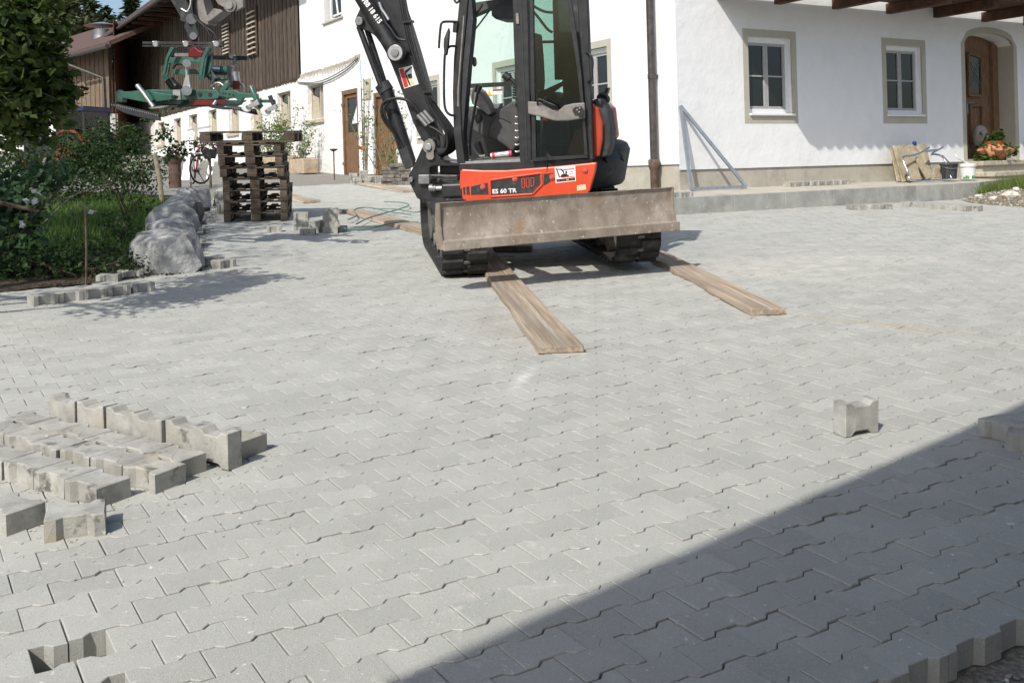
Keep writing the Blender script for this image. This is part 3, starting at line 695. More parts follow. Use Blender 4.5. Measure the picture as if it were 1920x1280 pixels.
mb = MB(); mb.cyl(WL(17.0, -EV - .08, 9.16), WL(46.7, -EV - .08, 9.16), .085, None, 10); child(mb, 'gutter', MT['pipe'], br, 40)
for i in range(20):
    s = 19.5 + i * 1.4; child(wbox(MB(), WL, s, s + .14, -EV + .1, .0, 9.05, 9.19), 'rafter', MT['beam'], br)
mb = MB(); mb.prism([WL(46.2, .0, 4.7), WL(46.2, 8, 4.7), WL(46.2, 8, 14), WL(46.2, 0, 9.3)], LDv * .1); child(mb, 'gable_wall', MT['wood_dark'], barn)
# ---- neighbouring shed on the far side of the garden
SD = V((-.687, .727, 0)); SN = V((-.727, -.687, 0))
SQ = V((-.392 * 51, 51, 0))
def WS(s, d, z): p = SQ + SD * s - SN * d; return V((p.x, p.y, z))
shed = wthing('shed', 'wooden shed of sunlit vertical boards on a white base under a brown roof', 'shed', WS(0, 0, 3))
child(wbox(MB(), WS, -.2, 22, .05, .4, 2.2, 4.9), 'wall', MT['rough_plaster'], shed)
sb_ = MB().bx(-.14, .14, 0, .03, 0, 1).mesh('board', MT['wood_shed'])
for i in range(72):
    o = bpy.data.objects.new('board', sb_); COL.objects.link(o); o.parent = shed; o.matrix_parent_inverse = ROOTINV['shed']
    o.matrix_basis = frameM(SD * -1, -SN, (0, 0, 1), WS(-.1 + .3 * i, 0 if i % 2 else -.028, 4.85)) @ M.Diagonal((1, 1, 3.3, 1))
child(wbox(MB(), WS, -.2, 22, .03, .2, 4.9, 8.2), 'backing', MT['wood_dark'], shed)
for k in range(6):
    s0 = 14.8 + k * 1.15
    f = MB(); wbox(f, WS, s0, s0 + .55, .0, .06, 3.6, 4.45); wn = child(f, 'window', MT['cream'], shed); child(wbox(MB(), WS, s0 + .08, s0 + .47, -.01, .0, 3.66, 4.39), 'pane', MT['pane'], wn)
mb = MB(); mb.prism([WS(-2.6, -.9, 7.95), WS(23, -.9, 7.95), WS(25, 7, 11.75), WS(-2.6, 7, 11.75)], (0, 0, .22)); sr = child(mb, 'roof', MT['roof'], shed)
mb = MB(); mb.cyl(WS(-2.6, -1.0, 7.93), WS(23, -1.0, 7.93), .11, None, 8); mb.tube([WS(2.6, -1.0, 7.85), WS(2.4, -.9, 7.5), WS(.2, -.12, 6.7), WS(.1, -.1, 4.0)], .07, 8); child(mb, 'gutter', MT['pipe'], sr, 40)
ch = WS(5.5, 2.0, 8.75); mb = MB(); mb.cyl(ch, ch + V((0, 0, 1.15)), .42, None, 16); mb.cyl(ch + V((0, 0, 1.35)), ch + V((0, 0, 1.55)), .95, .15, 18); mb.cyl(ch + V((0, 0, 1.1)), ch + V((0, 0, 1.4)), .05); child(mb, 'flue', MT['zinc'], sr, 40)
# red-brown boarded wall that closes the yard between barn and shed
rw = wthing('board_wall', 'tall red-brown boarded wall between the barn and the shed', 'board wall', WS(-.3, 0, 3))
a0 = WS(-.25, .3, 0); b0 = WL(45.6, -.1, 0); dv = (b0 - a0); ln = dv.length; dv.normalize(); nv = V((-dv.y, dv.x, 0))
rbm = MB().bx(0, .27, 0, .04, 0, 1).mesh('board', MT['wood_red']); kk = int(ln / .28)
for i in range(kk + 1):
    o = bpy.data.objects.new('board', rbm); COL.objects.link(o); o.parent = rw; o.matrix_parent_inverse = ROOTINV['board_wall']
    p = a0 + dv * .28 * i; o.matrix_basis = frameM(dv, nv, (0, 0, 1), (p.x, p.y, 2.2 + (i % 2) * 0)) @ M.Diagonal((1, 1, 7.4, 1))
# building whose roof edge shades the near corner of the yard (behind the camera)
SE = V((.749, .662, 0)); SNn = V((.662, -.749, 0)); E0 = V((-.257, 2.642, 0)) - V((LDIR.x, LDIR.y, 0)) * (4.0 / -LDIR.z)
def WB(s, d, z): p = E0 + SE * s + SNn * d; return V((p.x, p.y, z))
sh2 = wthing('outbuilding', 'outbuilding with wide eaves behind the camera, shading the near paving', 'outbuilding', WB(0, 2, 0))
mb = MB(); mb.prism([WB(-1.2, 0, 4.13), WB(16, 0, 4.13), WB(16, 7, 6.8), WB(-1.2, 7, 6.8)], (0, 0, .2)); child(mb, 'roof', MT['roof'], sh2)
mb = MB(); wbox(mb, lambda s, d, z: WB(s, d, z), -.6, 15.5, 2.0, 2.3, -.6, 4.8); child(mb, 'wall', MT['plaster'], sh2)
# ================================================================ excavator
MT['xblack'] = mat('black_machine_paint', (.012, .013, .015), (.028, .029, .032), scale=9, rough=.42, spec=.5, dirt=[((.075, .072, .067), 4, .58, .84), ((.16, .155, .145), 26, .68, .75)])
MT['xmatt'] = mat('dark_grey_plastic', (.022, .024, .027), (.042, .045, .05), scale=14, rough=.6, dirt=[((.15, .145, .135), 5, .56, .82), ((.22, .21, .2), 30, .66, .74)])
MT['xhose'] = mat('hydraulic_hose', (.010, .010, .011), (.022, .022, .023), scale=30, rough=.5)
MT['xorange'] = mat('orange_machine_paint', (.60, .060, .020), (.68, .078, .027), scale=4, rough=.38, spec=.5, coat=.25, dirt=[((.42, .085, .045), 5, .55, .8), ((.50, .22, .13), 28, .67, .73)])
MT['xred'] = mat('orange_red_hood', (.38, .045, .018), (.46, .06, .024), scale=4, rough=.35, coat=.3)
MT['xgrey'] = mat('grey_interior', (.055, .055, .055), (.085, .085, .084), scale=9, rough=.75, dirt=[((.16, .155, .145), 8, .6, .8)])
MT['xbeige'] = mat('worn_grey_metal', (.17, .16, .145), (.27, .255, .235), scale=9, rough=.6, dirt=[((.09, .085, .08), 5, .55, .75)])
MT['rubber'] = mat('track_rubber', (.016, .016, .016), (.036, .035, .034), scale=12, rough=.75, bump=.004, bscale=50, dirt=[((.12, .115, .105), 5, .55, .78)])
MT['undercar'] = mat('dusty_frame', (.10, .095, .085), (.22, .205, .185), scale=8, rough=.85)
MT['blade'] = mat('worn_blade_steel', (.215, .175, .138), (.33, .285, .24), scale=5, rough=.75, metal=.15, bump=.003, bscale=40, detail=12, stretch=(1.2, 1, 1),
                  dirt=[((.42, .375, .32), 3.2, .5, .72), ((.14, .10, .075), 7, .62, .74), ((.60, .57, .52), 30, .62, .68), ((.50, .46, .40), 9, .62, .70), ((.30, .18, .10), 1.8, .62, .78)])
MT['white'] = mat('white_print', (.80, .80, .80), None, rough=.6)
MT['redprint'] = mat('red_print', (.55, .03, .03), None, rough=.6)
MT['blackprint'] = mat('black_print', (.015, .015, .015), None, rough=.6)
MT['tape'] = mat('beige_tape', (.62, .52, .34), (.7, .6, .42), scale=20, rough=.7)
MT['yellow'] = mat('yellow_print', (.75, .55, .03), None, rough=.6)
MT['pink'] = mat('pink_cap', (.85, .05, .18), None, rough=.4)
MT['cabglass'] = glass('tinted_cab_glass', (.84, .935, .90))
MT['darkglass'] = glass('dark_door_glass', (.55, .70, .67))
OC = V((.16, 10.83, gz(.16, 10.83) + .035))
XA = V((.988, .156, .031)).normalized(); XB = V((-.156, .988, .0514)); XB = (XB - XA * XB.dot(XA)).normalized(); XU = XA.cross(XB)
UA = V((.970, -.242, 0)); UA = (UA - XU * UA.dot(XU)).normalized(); UB = XU.cross(UA)
UPM = frameM(UA, UB, XU, OC); UPI = UPM.inverted(); UCM = UPI @ frameM(XA, XB, XU, OC)
exc = thing('excavator', 'orange and black compact excavator with open cab and raised dozer blade', 'excavator', UPM)
def UP(px, py, b): return UPI @ onplane(px, py, OC + UB * b, UB)
def xpoly(name, pts, b0, b1, m, par=exc, bevel=0, smooth=0):
    return MB().prism([UP(x, y, b0) for x, y in pts], (0, b1 - b0, 0)).build(name, m, par, smooth, bevel)
def xtube(name, pts, r, m, par=exc, sub=5, n=8):
    return MB().tube([UP(*p) for p in pts], r, n, sub).build(name, m, par, 60)
# ---- undercarriage
uc = MB()
uc.bx(-.62, .62, -.45, .55, .30, .50); uc.bx(-.45, .45, -.95, -.4, .34, .46); uc.cyl((0, 0, .5), (0, 0, .68), .46, None, 28)
under = uc.build('undercarriage', MT['undercar'], exc, 40, .02, mw=UCM)
def loop(n, yf, zf, rf, yr, zr, rr):
    pts = []
    L1 = yr - yf; arcs = math.pi * (rf + rr) / 2; 
    seg = [(L1, 'b'), (math.pi * rr, 'r'), (L1, 't'), (math.pi * rf, 'f')]; tot = sum(s for s, _ in seg)
    for i in range(n):
        t = tot * i / n
        for s, k in seg:
            if t <= s: break
            t -= s
        if k == 'b': y = yf + t; f = t / L1; pts.append((y, zf - rf + ((zr - rr) - (zf - rf)) * f, 0, -1))
        elif k == 'r': a = -math.pi / 2 + t / rr; pts.append((yr + rr * math.cos(a), zr + rr * math.sin(a), math.cos(a), math.sin(a)))
        elif k == 't':
            f = t / L1; y = yr - t; sag = -.035 * math.sin(f * math.pi * 3) ** 2
            pts.append((y, zr + rr + ((zf + rf) - (zr + rr)) * f + sag, 0, 1))
        else: a = math.pi / 2 + t / rf; pts.append((yf + rf * math.cos(a), zf + rf * math.sin(a), math.cos(a), math.sin(a)))
    return pts
for x0, x1 in ((-1.035, -.61), (.61, 1.035)):
    n = 88; lp = loop(n, -1.06, .325, .29, 1.08, .345, .29)
    mb = MB(); vs = []
    for (y, z, ny, nz) in lp:
        vs += [(x0, y, z), (x1, y, z), (x1, y - ny * .035, z - nz * .035), (x0, y - ny * .035, z - nz * .035)]
    fs = []
    for i in range(n):
        j = (i + 1) % n
        for k in range(4): fs.append((i * 4 + k, i * 4 + (k + 1) % 4, j * 4 + (k + 1) % 4, j * 4 + k))
    mb.add(vs, fs); trk = mb.build('track', MT['rubber'], exc, 40, mw=UCM)
    xm = (x0 + x1) / 2; mb = MB()
    for i in range(0, n, 2):
        for side in (0, 1):
            y, z, ny, nz = lp[(i + side) % n]; ty, tz = -nz, ny
            h = .026; hw = .047
            a, b = (x0 + .004, xm - .018) if side == 0 else (xm + .018, x1 - .004)
            c = []
            for hh, ww in ((-.01, hw), (h, hw * .8)):
                for xx, s in ((a, -1), (b, -1), (b, 1), (a, 1)): c.append((xx + (.0), y + ny * hh + ty * ww * s, z + nz * hh + tz * ww * s))
            mb.add(c, [(0, 3, 2, 1), (4, 5, 6, 7), (0, 1, 5, 4), (1, 2, 6, 5), (2, 3, 7, 6), (3, 0, 4, 7)])
    mb.build('tread_lugs', MT['rubber'], trk, bevel=.008)
    mb = MB()
    for i in range(0, n, 2):
        y, z, ny, nz = lp[i]; mb.bar((xm, y - ny * .05, z - nz * .05), (xm, y + ny * .012, z + nz * .012), .09, .03, (0, -nz, ny))
    mb.build('track_links', MT['undercar'], trk)
    xc = (x0 + x1) / 2
    mb = MB(); mb.bx(xc - .10, xc + .10, -.92, .92, .20, .44); mb.bx(xc - .14, xc + .14, -.7, .6, .40, .46); mb.build('roller_frame', MT['undercar'], trk, bevel=.02)
    MB().cyl((xc - .13, 1.08, .345), (xc + .13, 1.08, .345), .235, None, 22).build('sprocket', MT['undercar'], trk, 40, .01)
    MB().cyl((xc - .12, -1.06, .325), (xc + .12, -1.06, .325), .235, None, 22).build('idler', MT['undercar'], trk, 40, .01)
    for y in (-.62, -.22, .2, .62): MB().cyl((xc - .13, y, .15), (xc + .13, y, .15), .085, None, 16).build('roller', MT['undercar'], trk, 40)
# ---- dozer blade (angled)
BLc = V((-.612, 8.6, .815)); BRc = V((1.490, 9.6, .872))
blx = (BRc - BLc); BW_ = blx.length; blx.normalize(); blz = (XU - blx * XU.dot(blx)).normalized(); bly = blz.cross(blx)   # bly away from viewer
BM = UPI @ frameM(blx, bly, blz, BLc)
prof = [(-.06, 0), (-.045, .07), (-.028, .08), (.004, .16), (.016, .24), (.020, .32), (.012, .375), (-.006, .388)]
mb = MB(); n = 12; vs = []; ny_ = len(prof)
for i in range(n + 1):
    x = BW_ * i / n
    for (y, z) in prof: vs.append((x, y, z + (rnd.uniform(-.004, .004) if z > .37 or z == 0 else 0)))
    for (y, z) in reversed(prof): vs.append((x, y + .03, z))
m_ = 2 * ny_
fs = [(i * m_ + k, i * m_ + (k + 1) % m_, (i + 1) * m_ + (k + 1) % m_, (i + 1) * m_ + k) for i in range(n) for k in range(m_)] + [tuple(range(m_)), tuple(reversed(range(n * m_, (n + 1) * m_)))]
mb.add(vs, fs); bl = mb.build('dozer_blade', MT['blade'], exc, 30, mw=BM)
mb = MB()
for x in (-.016, BW_):
    MB().prism([(x, -.070, 0), (x, .06, 0), (x, .08, .25), (x, .05, .385), (x, -.012, .391), (x, -.012, .2)], (.016, 0, 0)).build('end_plate', MT['blade'], bl)
mb = MB(); mb.bx(-.005, BW_ + .03, -.078, -.056, -.012, .072); mb.build('cutting_edge', MT['blade'], bl, bevel=.006)
mb = MB()
for xx in (.42, -.42): mb.bar((xx, -.6, .32), (xx * .75, -1.5, .42), .11, .12)
mb.bar((-.45, -1.62, .46), (.42, -1.46, .46), .10, .16); mb.cyl((0, -.5, .42), (0, -1.4, .48), .06)
mb.build('push_arm', MT['undercar'], exc, bevel=.01, mw=UCM)
# ---- slewing platform
mb = MB(); mb.bx(-.66, .62, -.86, .86, .70, .84); mb.bx(-.98, -.7, .1, .5, .72, .98)
mb.build('platform', MT['xblack'], exc, bevel=.02)
sk = xpoly('side_skirt', [(861, 345), (862.5, 321), (866, 317.5), (905, 319.5), (948, 319.5), (1038, 312.5), (1118.5, 304.5), (1116, 322), (1106, 358), (1100, 366), (1040, 372), (930, 376), (876, 378), (867, 374)], -.93, -.86, MT['xorange'], bevel=.012)
for nm, pts in (('vent_panel', [(883, 350), (914, 342.5), (916, 364.5), (883, 365)]), ('name_panel', [(921, 340), (945, 336.3), (1012, 327), (1013.5, 345), (998, 361.5), (922, 366)]),
                ('vent_panel', [(1019, 326.5), (1037, 324.5), (1036, 330), (1031, 341), (1019.5, 348)]), ('vent_panel', [(864, 354), (866, 352.5), (866.5, 365), (865, 365)]),
                ('vent_panel', [(868, 351.5), (872, 351), (872.5, 365), (869, 365)]), ('vent_panel', [(874, 350.5), (879.5, 349.5), (880.5, 365), (875, 365)])):
    xpoly(nm, pts, -.9335, -.925, MT['xmatt'], sk)
rim = MB(); R_ = [(919, 338), (945, 334), (1015, 324.5), (1017, 346), (999, 364), (920, 369)]
for i in range(6): rim.bar(UP(*R_[i], -.934), UP(*R_[(i + 1) % 6], -.934), .016, .016)
rim.build('panel_rim', MT['xorange'], sk, bevel=.004)
for q_ in (([(978, 335.5), (983, 335), (984, 352), (979.5, 352.3)]), ([(986.5, 334.5), (992, 334), (992.5, 351), (987, 351.5)]), ([(995, 334), (1001, 333.5), (1001, 347), (996, 350)])):
    mb = MB()
    for i in range(4): mb.bar(UP(*q_[i], -.936), UP(*q_[(i + 1) % 4], -.936), .005, .006)
    mb.build('slot_outline', MT['xorange'], sk)
for (x, y) in ((905.5, 350.5), (965.5, 335.5), (1035.5, 332), (1097, 319)):
    c_ = UP(x, y, -.93); mb = MB(); mb.cyl(c_ + V((0, .0, 0)), c_ + V((0, -.012, 0)), .03, .026, 16); b_ = mb.build('bolt_cup', MT['xorange'], sk, 40)
    mb = MB(); mb.cyl(c_ + V((0, -.012, 0)), c_ + V((0, -.02, 0)), .012, None, 8); mb.build('bolt', MT['steel'], b_)
def txm(px, py, b, ang, sx=1): c_ = UP(px, py, b); return M.Translation(c_) @ frameM((math.cos(ang), 0, math.sin(ang)), (-math.sin(ang), 0, math.cos(ang)), (0, -1, 0), (0, 0, 0)) @ M.Diagonal((sx, 1, 1, 1))
text('lettering', 'ES 60 TR', MT['white'], sk, txm(923, 363, -.9365, rad(.9), 1.12), .058, .0008, .0016)
st = xpoly('sticker', [(1040, 313.5), (1078.5, 310), (1080, 339.5), (1042, 343.5)], -.932, -.9335, MT['white'], sk)
xpoly('sticker_print', [(1043, 336.5), (1078, 332.5), (1078.5, 338), (1043.5, 341.5)], -.9337, -.9345, MT['blackprint'], sk)
xpoly('sticker_print', [(1056, 317.5), (1077, 315.5), (1077, 317.5), (1056, 319.5)], -.9337, -.9345, MT['redprint'], sk)
xpoly('sticker_print', [(1053, 332), (1077.5, 330), (1077.5, 331.5), (1053, 333.5)], -.9337, -.9345, MT['redprint'], sk)
for i in range(4): xpoly('sticker_mark', [(1045 + 8.3 * i, 338 - .9 * i), (1050 + 8.3 * i, 337.5 - .9 * i), (1050 + 8.3 * i, 339.3 - .9 * i), (1045 + 8.3 * i, 339.8 - .9 * i)], -.9347, -.9352, MT['redprint'] if i != 2 else MT['yellow'], sk)
for q_ in ([(1042, 315.5), (1044, 315), (1049, 329), (1050.5, 332.5), (1048, 333)], [(1044, 317), (1053, 316.5), (1057.5, 321), (1058, 326), (1056, 326), (1055, 322), (1051, 318.5), (1045, 318.5)],
           [(1053, 327), (1062, 325.5), (1064.5, 328), (1067, 328), (1066, 330.5), (1050, 332.5)], [(1060, 321), (1063, 320.5), (1063.5, 325), (1060, 325.5)], [(1069, 322), (1074, 321.5), (1074, 322.3), (1069, 322.8)], [(1068, 325.5), (1076, 324.7), (1076, 325.5), (1068, 326.3)]):
    xpoly('sticker_print', q_, -.9337, -.9345, MT['blackprint'], sk)
xpoly('tape', [(1081.5, 348), (1098, 345.5), (1099.5, 355.5), (1082, 358)], -.932, -.9335, MT['tape'], sk)
# ---- counterweight and hood (round tail)
def tail(name, r0, r1, z0, z1, a0, a1, m, n=16, par=exc, inner=.35, top=.0):
    mb = MB(); vs = []
    prof = [(inner, z0), (r0 * .97, z0), (r0, z0 + .04), (r1, z1 - .10), (r1 - .03 - top * .4, z1 - .03), (r1 - .09 - top, z1), (inner, z1 + .0)]
    for i in range(n + 1):
        a = a0 + (a1 - a0) * i / n
        for r, z in prof: vs.append((-.02 + r * math.cos(a), r * math.sin(a) * .92, z))
    k = len(prof)
    fs = [(i * k + j, i * k + (j + 1) % k, (i + 1) * k + (j + 1) % k, (i + 1) * k + j) for i in range(n) for j in range(k)] + [tuple(range(k)), tuple(reversed(range(n * k, (n + 1) * k)))]
    mb.add(vs, fs); return mb.build(name, m, par, 35, .012)
cw = tail('counterweight', 1.06, 1.13, .72, 1.17, rad(-66), rad(70), MT['xmatt'])
tail('tail_trim', 1.10, 1.15, .98, 1.09, rad(-33), rad(-18), MT['xblack'], 6, cw, 1.0)
hd = tail('engine_hood', 1.02, 1.00, 1.175, 1.60, rad(-24.5), rad(64), MT['xred'], 16, top=.10)
xpoly('hood_panel', [(1101, 200), (1110, 192), (1122, 203), (1130, 233), (1130, 262), (1124, 294), (1101, 297)], -.80, -.5, MT['xred'], exc, .02)
xpoly('hood_stripe', [(1108, 190), (1120, 184), (1128, 186), (1141, 208), (1147, 243), (1146, 272), (1140, 294), (1122, 297), (1128, 262), (1128, 233), (1120, 203)], -.74, -.45, MT['xmatt'], exc, .02)
xtube('hood_handle', [(1125, 190, -.5), (1122, 182, -.5), (1130, 177, -.5), (1140, 184, -.5), (1139, 192, -.5)], .018, MT['xblack'])
xpoly('fuel_cap', [(1120, 186), (1123, 175), (1133, 173), (1136, 165.5), (1142, 164.5), (1140, 172), (1136, 182), (1137, 188)], -.4, -.3, MT['xblack'])
# ---- cab
NB, FB = -.90, .14
cab = xpoly('cab_pillar', [(864, -30), (857, 42), (850.5, 110), (848.5, 175), (850.5, 249), (857, 306), (872, 307), (865.5, 249), (863.5, 190), (866, 126), (874, 42), (880, -30)], NB, NB + .09, MT['xblack'], bevel=.008)
xpoly('pillar_lining', [(882, -30), (887, 36), (878, 126), (872, 200), (868, 249), (872, 307), (865, 249), (864, 190), (868, 110), (873, 42), (876, -30)], NB + .02, NB + .16, MT['xmatt'], cab)
xpoly('pillar_trim', [(868.5, 30), (870.5, 30), (860, 170), (860, 200), (857.5, 200), (857.5, 170)], NB - .004, NB, MT['xbeige'], cab)
bp = xpoly('cab_pillar', [(960, -30), (963, 80), (966, 150), (970, 215), (975, 306), (997, 304), (994.5, 215), (991.5, 100), (989, -30)], NB, NB + .10, MT['xblack'], bevel=.008)
xpoly('pillar_seam', [(975, -30), (979, 100), (984, 215), (987, 304), (989, 304), (986, 215), (981, 100), (977, -30)], NB - .006, NB, MT['xmatt'], bp)
xpoly('latch_plate', [(966.5, 25), (972, 25), (973, 45), (968, 45)], NB - .015, NB, MT['xbeige'], bp)
rp = xpoly('cab_pillar', [(1080, -30), (1086, 60), (1094, 160), (1099, 250), (1101, 300), (1112, 299), (1108, 180), (1104, 60), (1100, -30)], NB, NB + .10, MT['xblack'], bevel=.008)
# far side frame
for q_ in ([(872, -30), (880, -30), (878, 120), (873, 200), (868, 200), (872, 120)], [(866, 158), (985, 152), (985, 160), (866, 166.5)], [(1035, -30), (1060, -30), (1062, 150), (1040, 150)], [(990, 77), (1045, 76), (1045, 81), (990, 82)], [(868, 205), (985, 196), (985, 300), (868, 300)]):
    xpoly('window_frame', q_, FB, FB + .05, MT['xblack'], cab)
xpoly('side_window', [(868, -30), (1050, -30), (1050, 198), (868, 206)], FB + .02, FB + .026, MT['cabglass'], cab)
q0, q1 = UP(862, -75, NB), UP(1098, -80, NB)
mb = MB(); mb.bx(q0.x - .02, q1.x + .02, NB, FB + .05, q0.z - .02, q0.z + .12); rf = mb.build('cab_roof', MT['xblack'], exc, bevel=.03)
xpoly('sun_visor', [(921, 10), (962, 12), (962, 37), (930, 36.5), (922, 30)], -.4, .05, MT['xmatt'], rf)
xpoly('headliner', [(874, 8), (962, -6), (962, 12), (920, 14), (885, 30), (875, 26)], -.2, .0, MT['xgrey'], rf)
mb = MB(); a0_, a1_ = UP(860, 306, NB), UP(997, 304, NB)
mb.bx(a0_.x, a1_.x + .55, NB, NB + .10, a0_.z - .09, a0_.z); sill = mb.build('door_sill', MT['xblack'], exc, bevel=.01)
xpoly('sill_plate', [(872, 303), (975, 298.5), (976, 301), (873, 306)], NB + .01, NB + .05, MT['zinc'], sill)
mb = MB(); mb.bx(a0_.x + .02, a1_.x + .55, NB + .1, FB, a0_.z - .07, a0_.z + .01); mb.build('cab_floor', MT['xbeige'], exc)
# opened rear door leaf
dr = xpoly('cab_door', [(992, -30), (1000, -30), (1003, 180), (1006, 298), (997, 299)], NB - .05, NB - .01, MT['xblack'], bevel=.006)
xpoly('door_frame', [(997, 296), (1102, 290), (1102, 296), (997, 303)], NB - .05, NB - .01, MT['xblack'], dr)
xpoly('door_frame', [(1060, -30), (1066, -30), (1080, 60), (1090, 140), (1098, 240), (1102, 293), (1096, 293), (1092, 220), (1082, 130), (1072, 60)], NB - .05, NB - .01, MT['xblack'], dr)
xpoly('door_glass', [(998, -30), (1062, -30), (1078, 60), (1088, 140), (1096, 240), (1100, 292), (1002, 298)], NB - .032, NB - .028, MT['darkglass'], dr)
xpoly('door_rail', [(989, 190), (1012, 192), (1036, 206), (1048, 207), (1058, 198), (1075, 194), (1096, 192.5), (1097, 222), (1064, 227), (1040, 227), (1012, 219), (990, 214)], NB - .075, NB - .04, MT['xbeige'], dr, .012)
xtube('door_grip', [(1008, 196, NB - .08), (1009, 188, NB - .11), (1014, 187, NB - .11), (1030, 194, NB - .11), (1042, 199, NB - .11), (1043, 204, NB - .08)], .010, MT['xblack'], dr, 3)
xpoly('door_lock', [(1073, 206), (1078, 201), (1090, 200), (1095, 208), (1094, 218), (1086, 220), (1082, 213), (1075, 212)], NB - .10, NB - .07, MT['xblack'], dr)
for p in ((1082, 206), (1087, 203), (1086, 210)): c_ = UP(*p, NB - .10); MB().cyl(c_, c_ + V((0, -.012, 0)), .009, None, 8).build('lock_bolt', MT['chrome'], dr)
xpoly('cab_back', [(1044, -30), (1098, -30), (1104, 180), (1102, 300), (1060, 300), (1056, 180)], -.55, -.5, MT['xmatt'], cab)
xpoly('window_gasket', [(990, 183), (1050, 155), (1060, 150), (1062, 156), (1040, 172), (992, 196)], -.80, -.78, MT['xblack'], dr)
xpoly('engine_cover', [(1062, 292), (1078, 245), (1100, 236), (1104, 290)], -.90, -.70, MT['xred'])
xpoly('cab_panel', [(1000, 225), (1064, 230), (1070, 250), (1058, 296), (1002, 300)], -.7, -.65, MT['xmatt'], cab)
# ---- cab interior
seat = xpoly('seat', [(992, 60), (1000, 60), (1004, 110), (1006, 150), (1004, 175), (1040, 172), (1046, 182), (1040, 196), (1000, 200), (985, 196), (980, 160), (985, 100)], -.62, -.20, MT['xmatt'], bevel=.03)
cons = xpoly('console', [(866, 203), (872, 200), (888, 203), (905, 209), (922, 219), (938, 205), (960, 190), (972, 195), (976, 262), (960, 285), (948, 275), (930, 262), (905, 256), (886, 245), (884, 235), (878, 222)], -.35, -.02, MT['xgrey'], bevel=.02)
c_ = UP(896.5, 221, -.35); MB().cyl(c_, c_ + V((0, -.02, 0)), .04, .036, 20).build('speaker_ring', MT['xblack'], cons, 40)
xpoly('cowl', [(879, 172), (882, 167), (890, 164), (900, 172), (910, 188), (918, 203), (922, 212), (915, 216), (900, 203), (885, 195)], -.45, -.2, MT['xbeige'], cons, .012)
xpoly('paper', [(912, 199), (926, 195), (938, 194), (934, 203), (918, 207)], -.25, -.1, MT['white'], cons)
xpoly('seam_line', [(915, 258), (916, 238), (922, 226), (929, 219), (943, 222), (958, 230), (958, 231.3), (943, 223.5), (930, 220.5), (923, 227), (917.4, 239), (916.4, 258)], -.356, -.35, MT['xblack'], cons)
xtube('travel_lever', [(882, 292, -.7), (881, 265, -.7), (884, 240, -.7), (890, 205, -.7), (896, 172, -.7)], .013, MT['xblack'], exc, 4)
c_ = UP(898.5, 165, -.7); mb = MB(); mb.tube([UP(895, 174, -.7), UP(897, 166, -.7), UP(901, 160, -.7)], .03, 10, 3); mb.build('lever_knob', MT['xblack'], exc, 60)
js = xtube('joystick', [(974, 175, -.6), (968, 160, -.6), (960, 150, -.6), (952, 146, -.6)], .020, MT['xblack'], exc, 3)
mb = MB(); mb.tube([UP(956, 148, -.6), UP(949, 143, -.6), UP(945, 140, -.6)], .038, 10, 2); mb.build('grip', MT['xblack'], js, 60)
for k in range(5): mb = MB(); mb.cyl(UP(968, 162 + 5 * k, -.6), UP(968, 166 + 5 * k, -.6), .045, .035, 12); mb.build('gaiter_ring', MT['xmatt'], js, 40)
for k in range(6):
    y = 217 + k * 13; xtube('lever_fitting', [(977, y, -.72), (970, y + 3, -.74), (966, y + 2, -.74)], .010, MT['zinc'], cons, 3)
xtube('pedal', [(872, 275, -.6), (885, 272, -.6), (890, 282, -.6), (900, 293, -.6), (910, 292, -.6)], .016, MT['xbeige'], exc, 3)
xpoly('pedal_plate', [(887, 268), (896, 266), (904, 290), (899, 294)], -.5, -.4, MT['xgrey'])
can = MB(); p0, p1 = UP(921, 292.5, -.78), UP(960, 287.5, -.78); can.cyl(p0, p0.lerp(p1, .86), .031, None, 16); spray = can.build('spray_can', MT['zinc'], None, 40); spray.matrix_world = UPM
tag(spray, 'silver spray can with pink cap lying on the excavator cab floor', 'spray can')
mb = MB(); mb.cyl(p0.lerp(p1, .86), p1, .031, .026, 16); mb.build('cap', MT['pink'], spray, 40)
mb = MB(); mb.cyl(p0.lerp(p1, .08), p0.lerp(p1, .22), .0325, None, 16); mb.build('band', MT['redprint'], spray, 40)
xpoly('warning_sign', [(912, 169.5), (923.5, 169), (924, 180.5), (912, 181)], FB + .008, FB + .018, MT['white'], cab)
xpoly('warning_triangle', [(917.5, 170), (923, 179.5), (912.7, 180)], FB + .004, FB + .008, MT['yellow'], cab)
xpoly('warning_label', [(924.5, 168), (942, 167), (942, 177), (924.5, 178)], FB + .008, FB + .018, MT['white'], cab)
xpoly('warning_band', [(924.5, 168), (942, 167), (942, 169.6), (924.5, 170.6)], FB + .004, FB + .008, MT['redprint'], cab)
c_ = UP(879, 117, -.6); mb = MB(); mb.cyl(c_ + V((-.0, 0, 0)), c_ + V((.05, 0, 0)), .016); mb.cyl(c_ + V((.05, 0, 0)), c_ + V((.07, 0, 0)), .05, .045, 14); mb.build('window_knob', MT['xblack'], cab, 40)
xtube('gas_strut', [(905, 8, -.75), (888, 34, -.75), (868, 52, -.75)], .012, MT['xblack'], cab, 2)
xtube('gas_strut', [(918, 20, -.3), (900, 44, -.3), (885, 63, -.3)], .009, MT['xblack'], cab, 2)
xtube('roof_rail', [(996, 18, -.2), (1010, 34, -.2), (1026, 55, -.2), (1036, 61, -.2)], .014, MT['xblack'], cab, 3)
xtube('roof_rail', [(1000, 12, -.2), (1020, 22, -.2), (1038, 24, -.2)], .014, MT['xblack'], cab, 3)
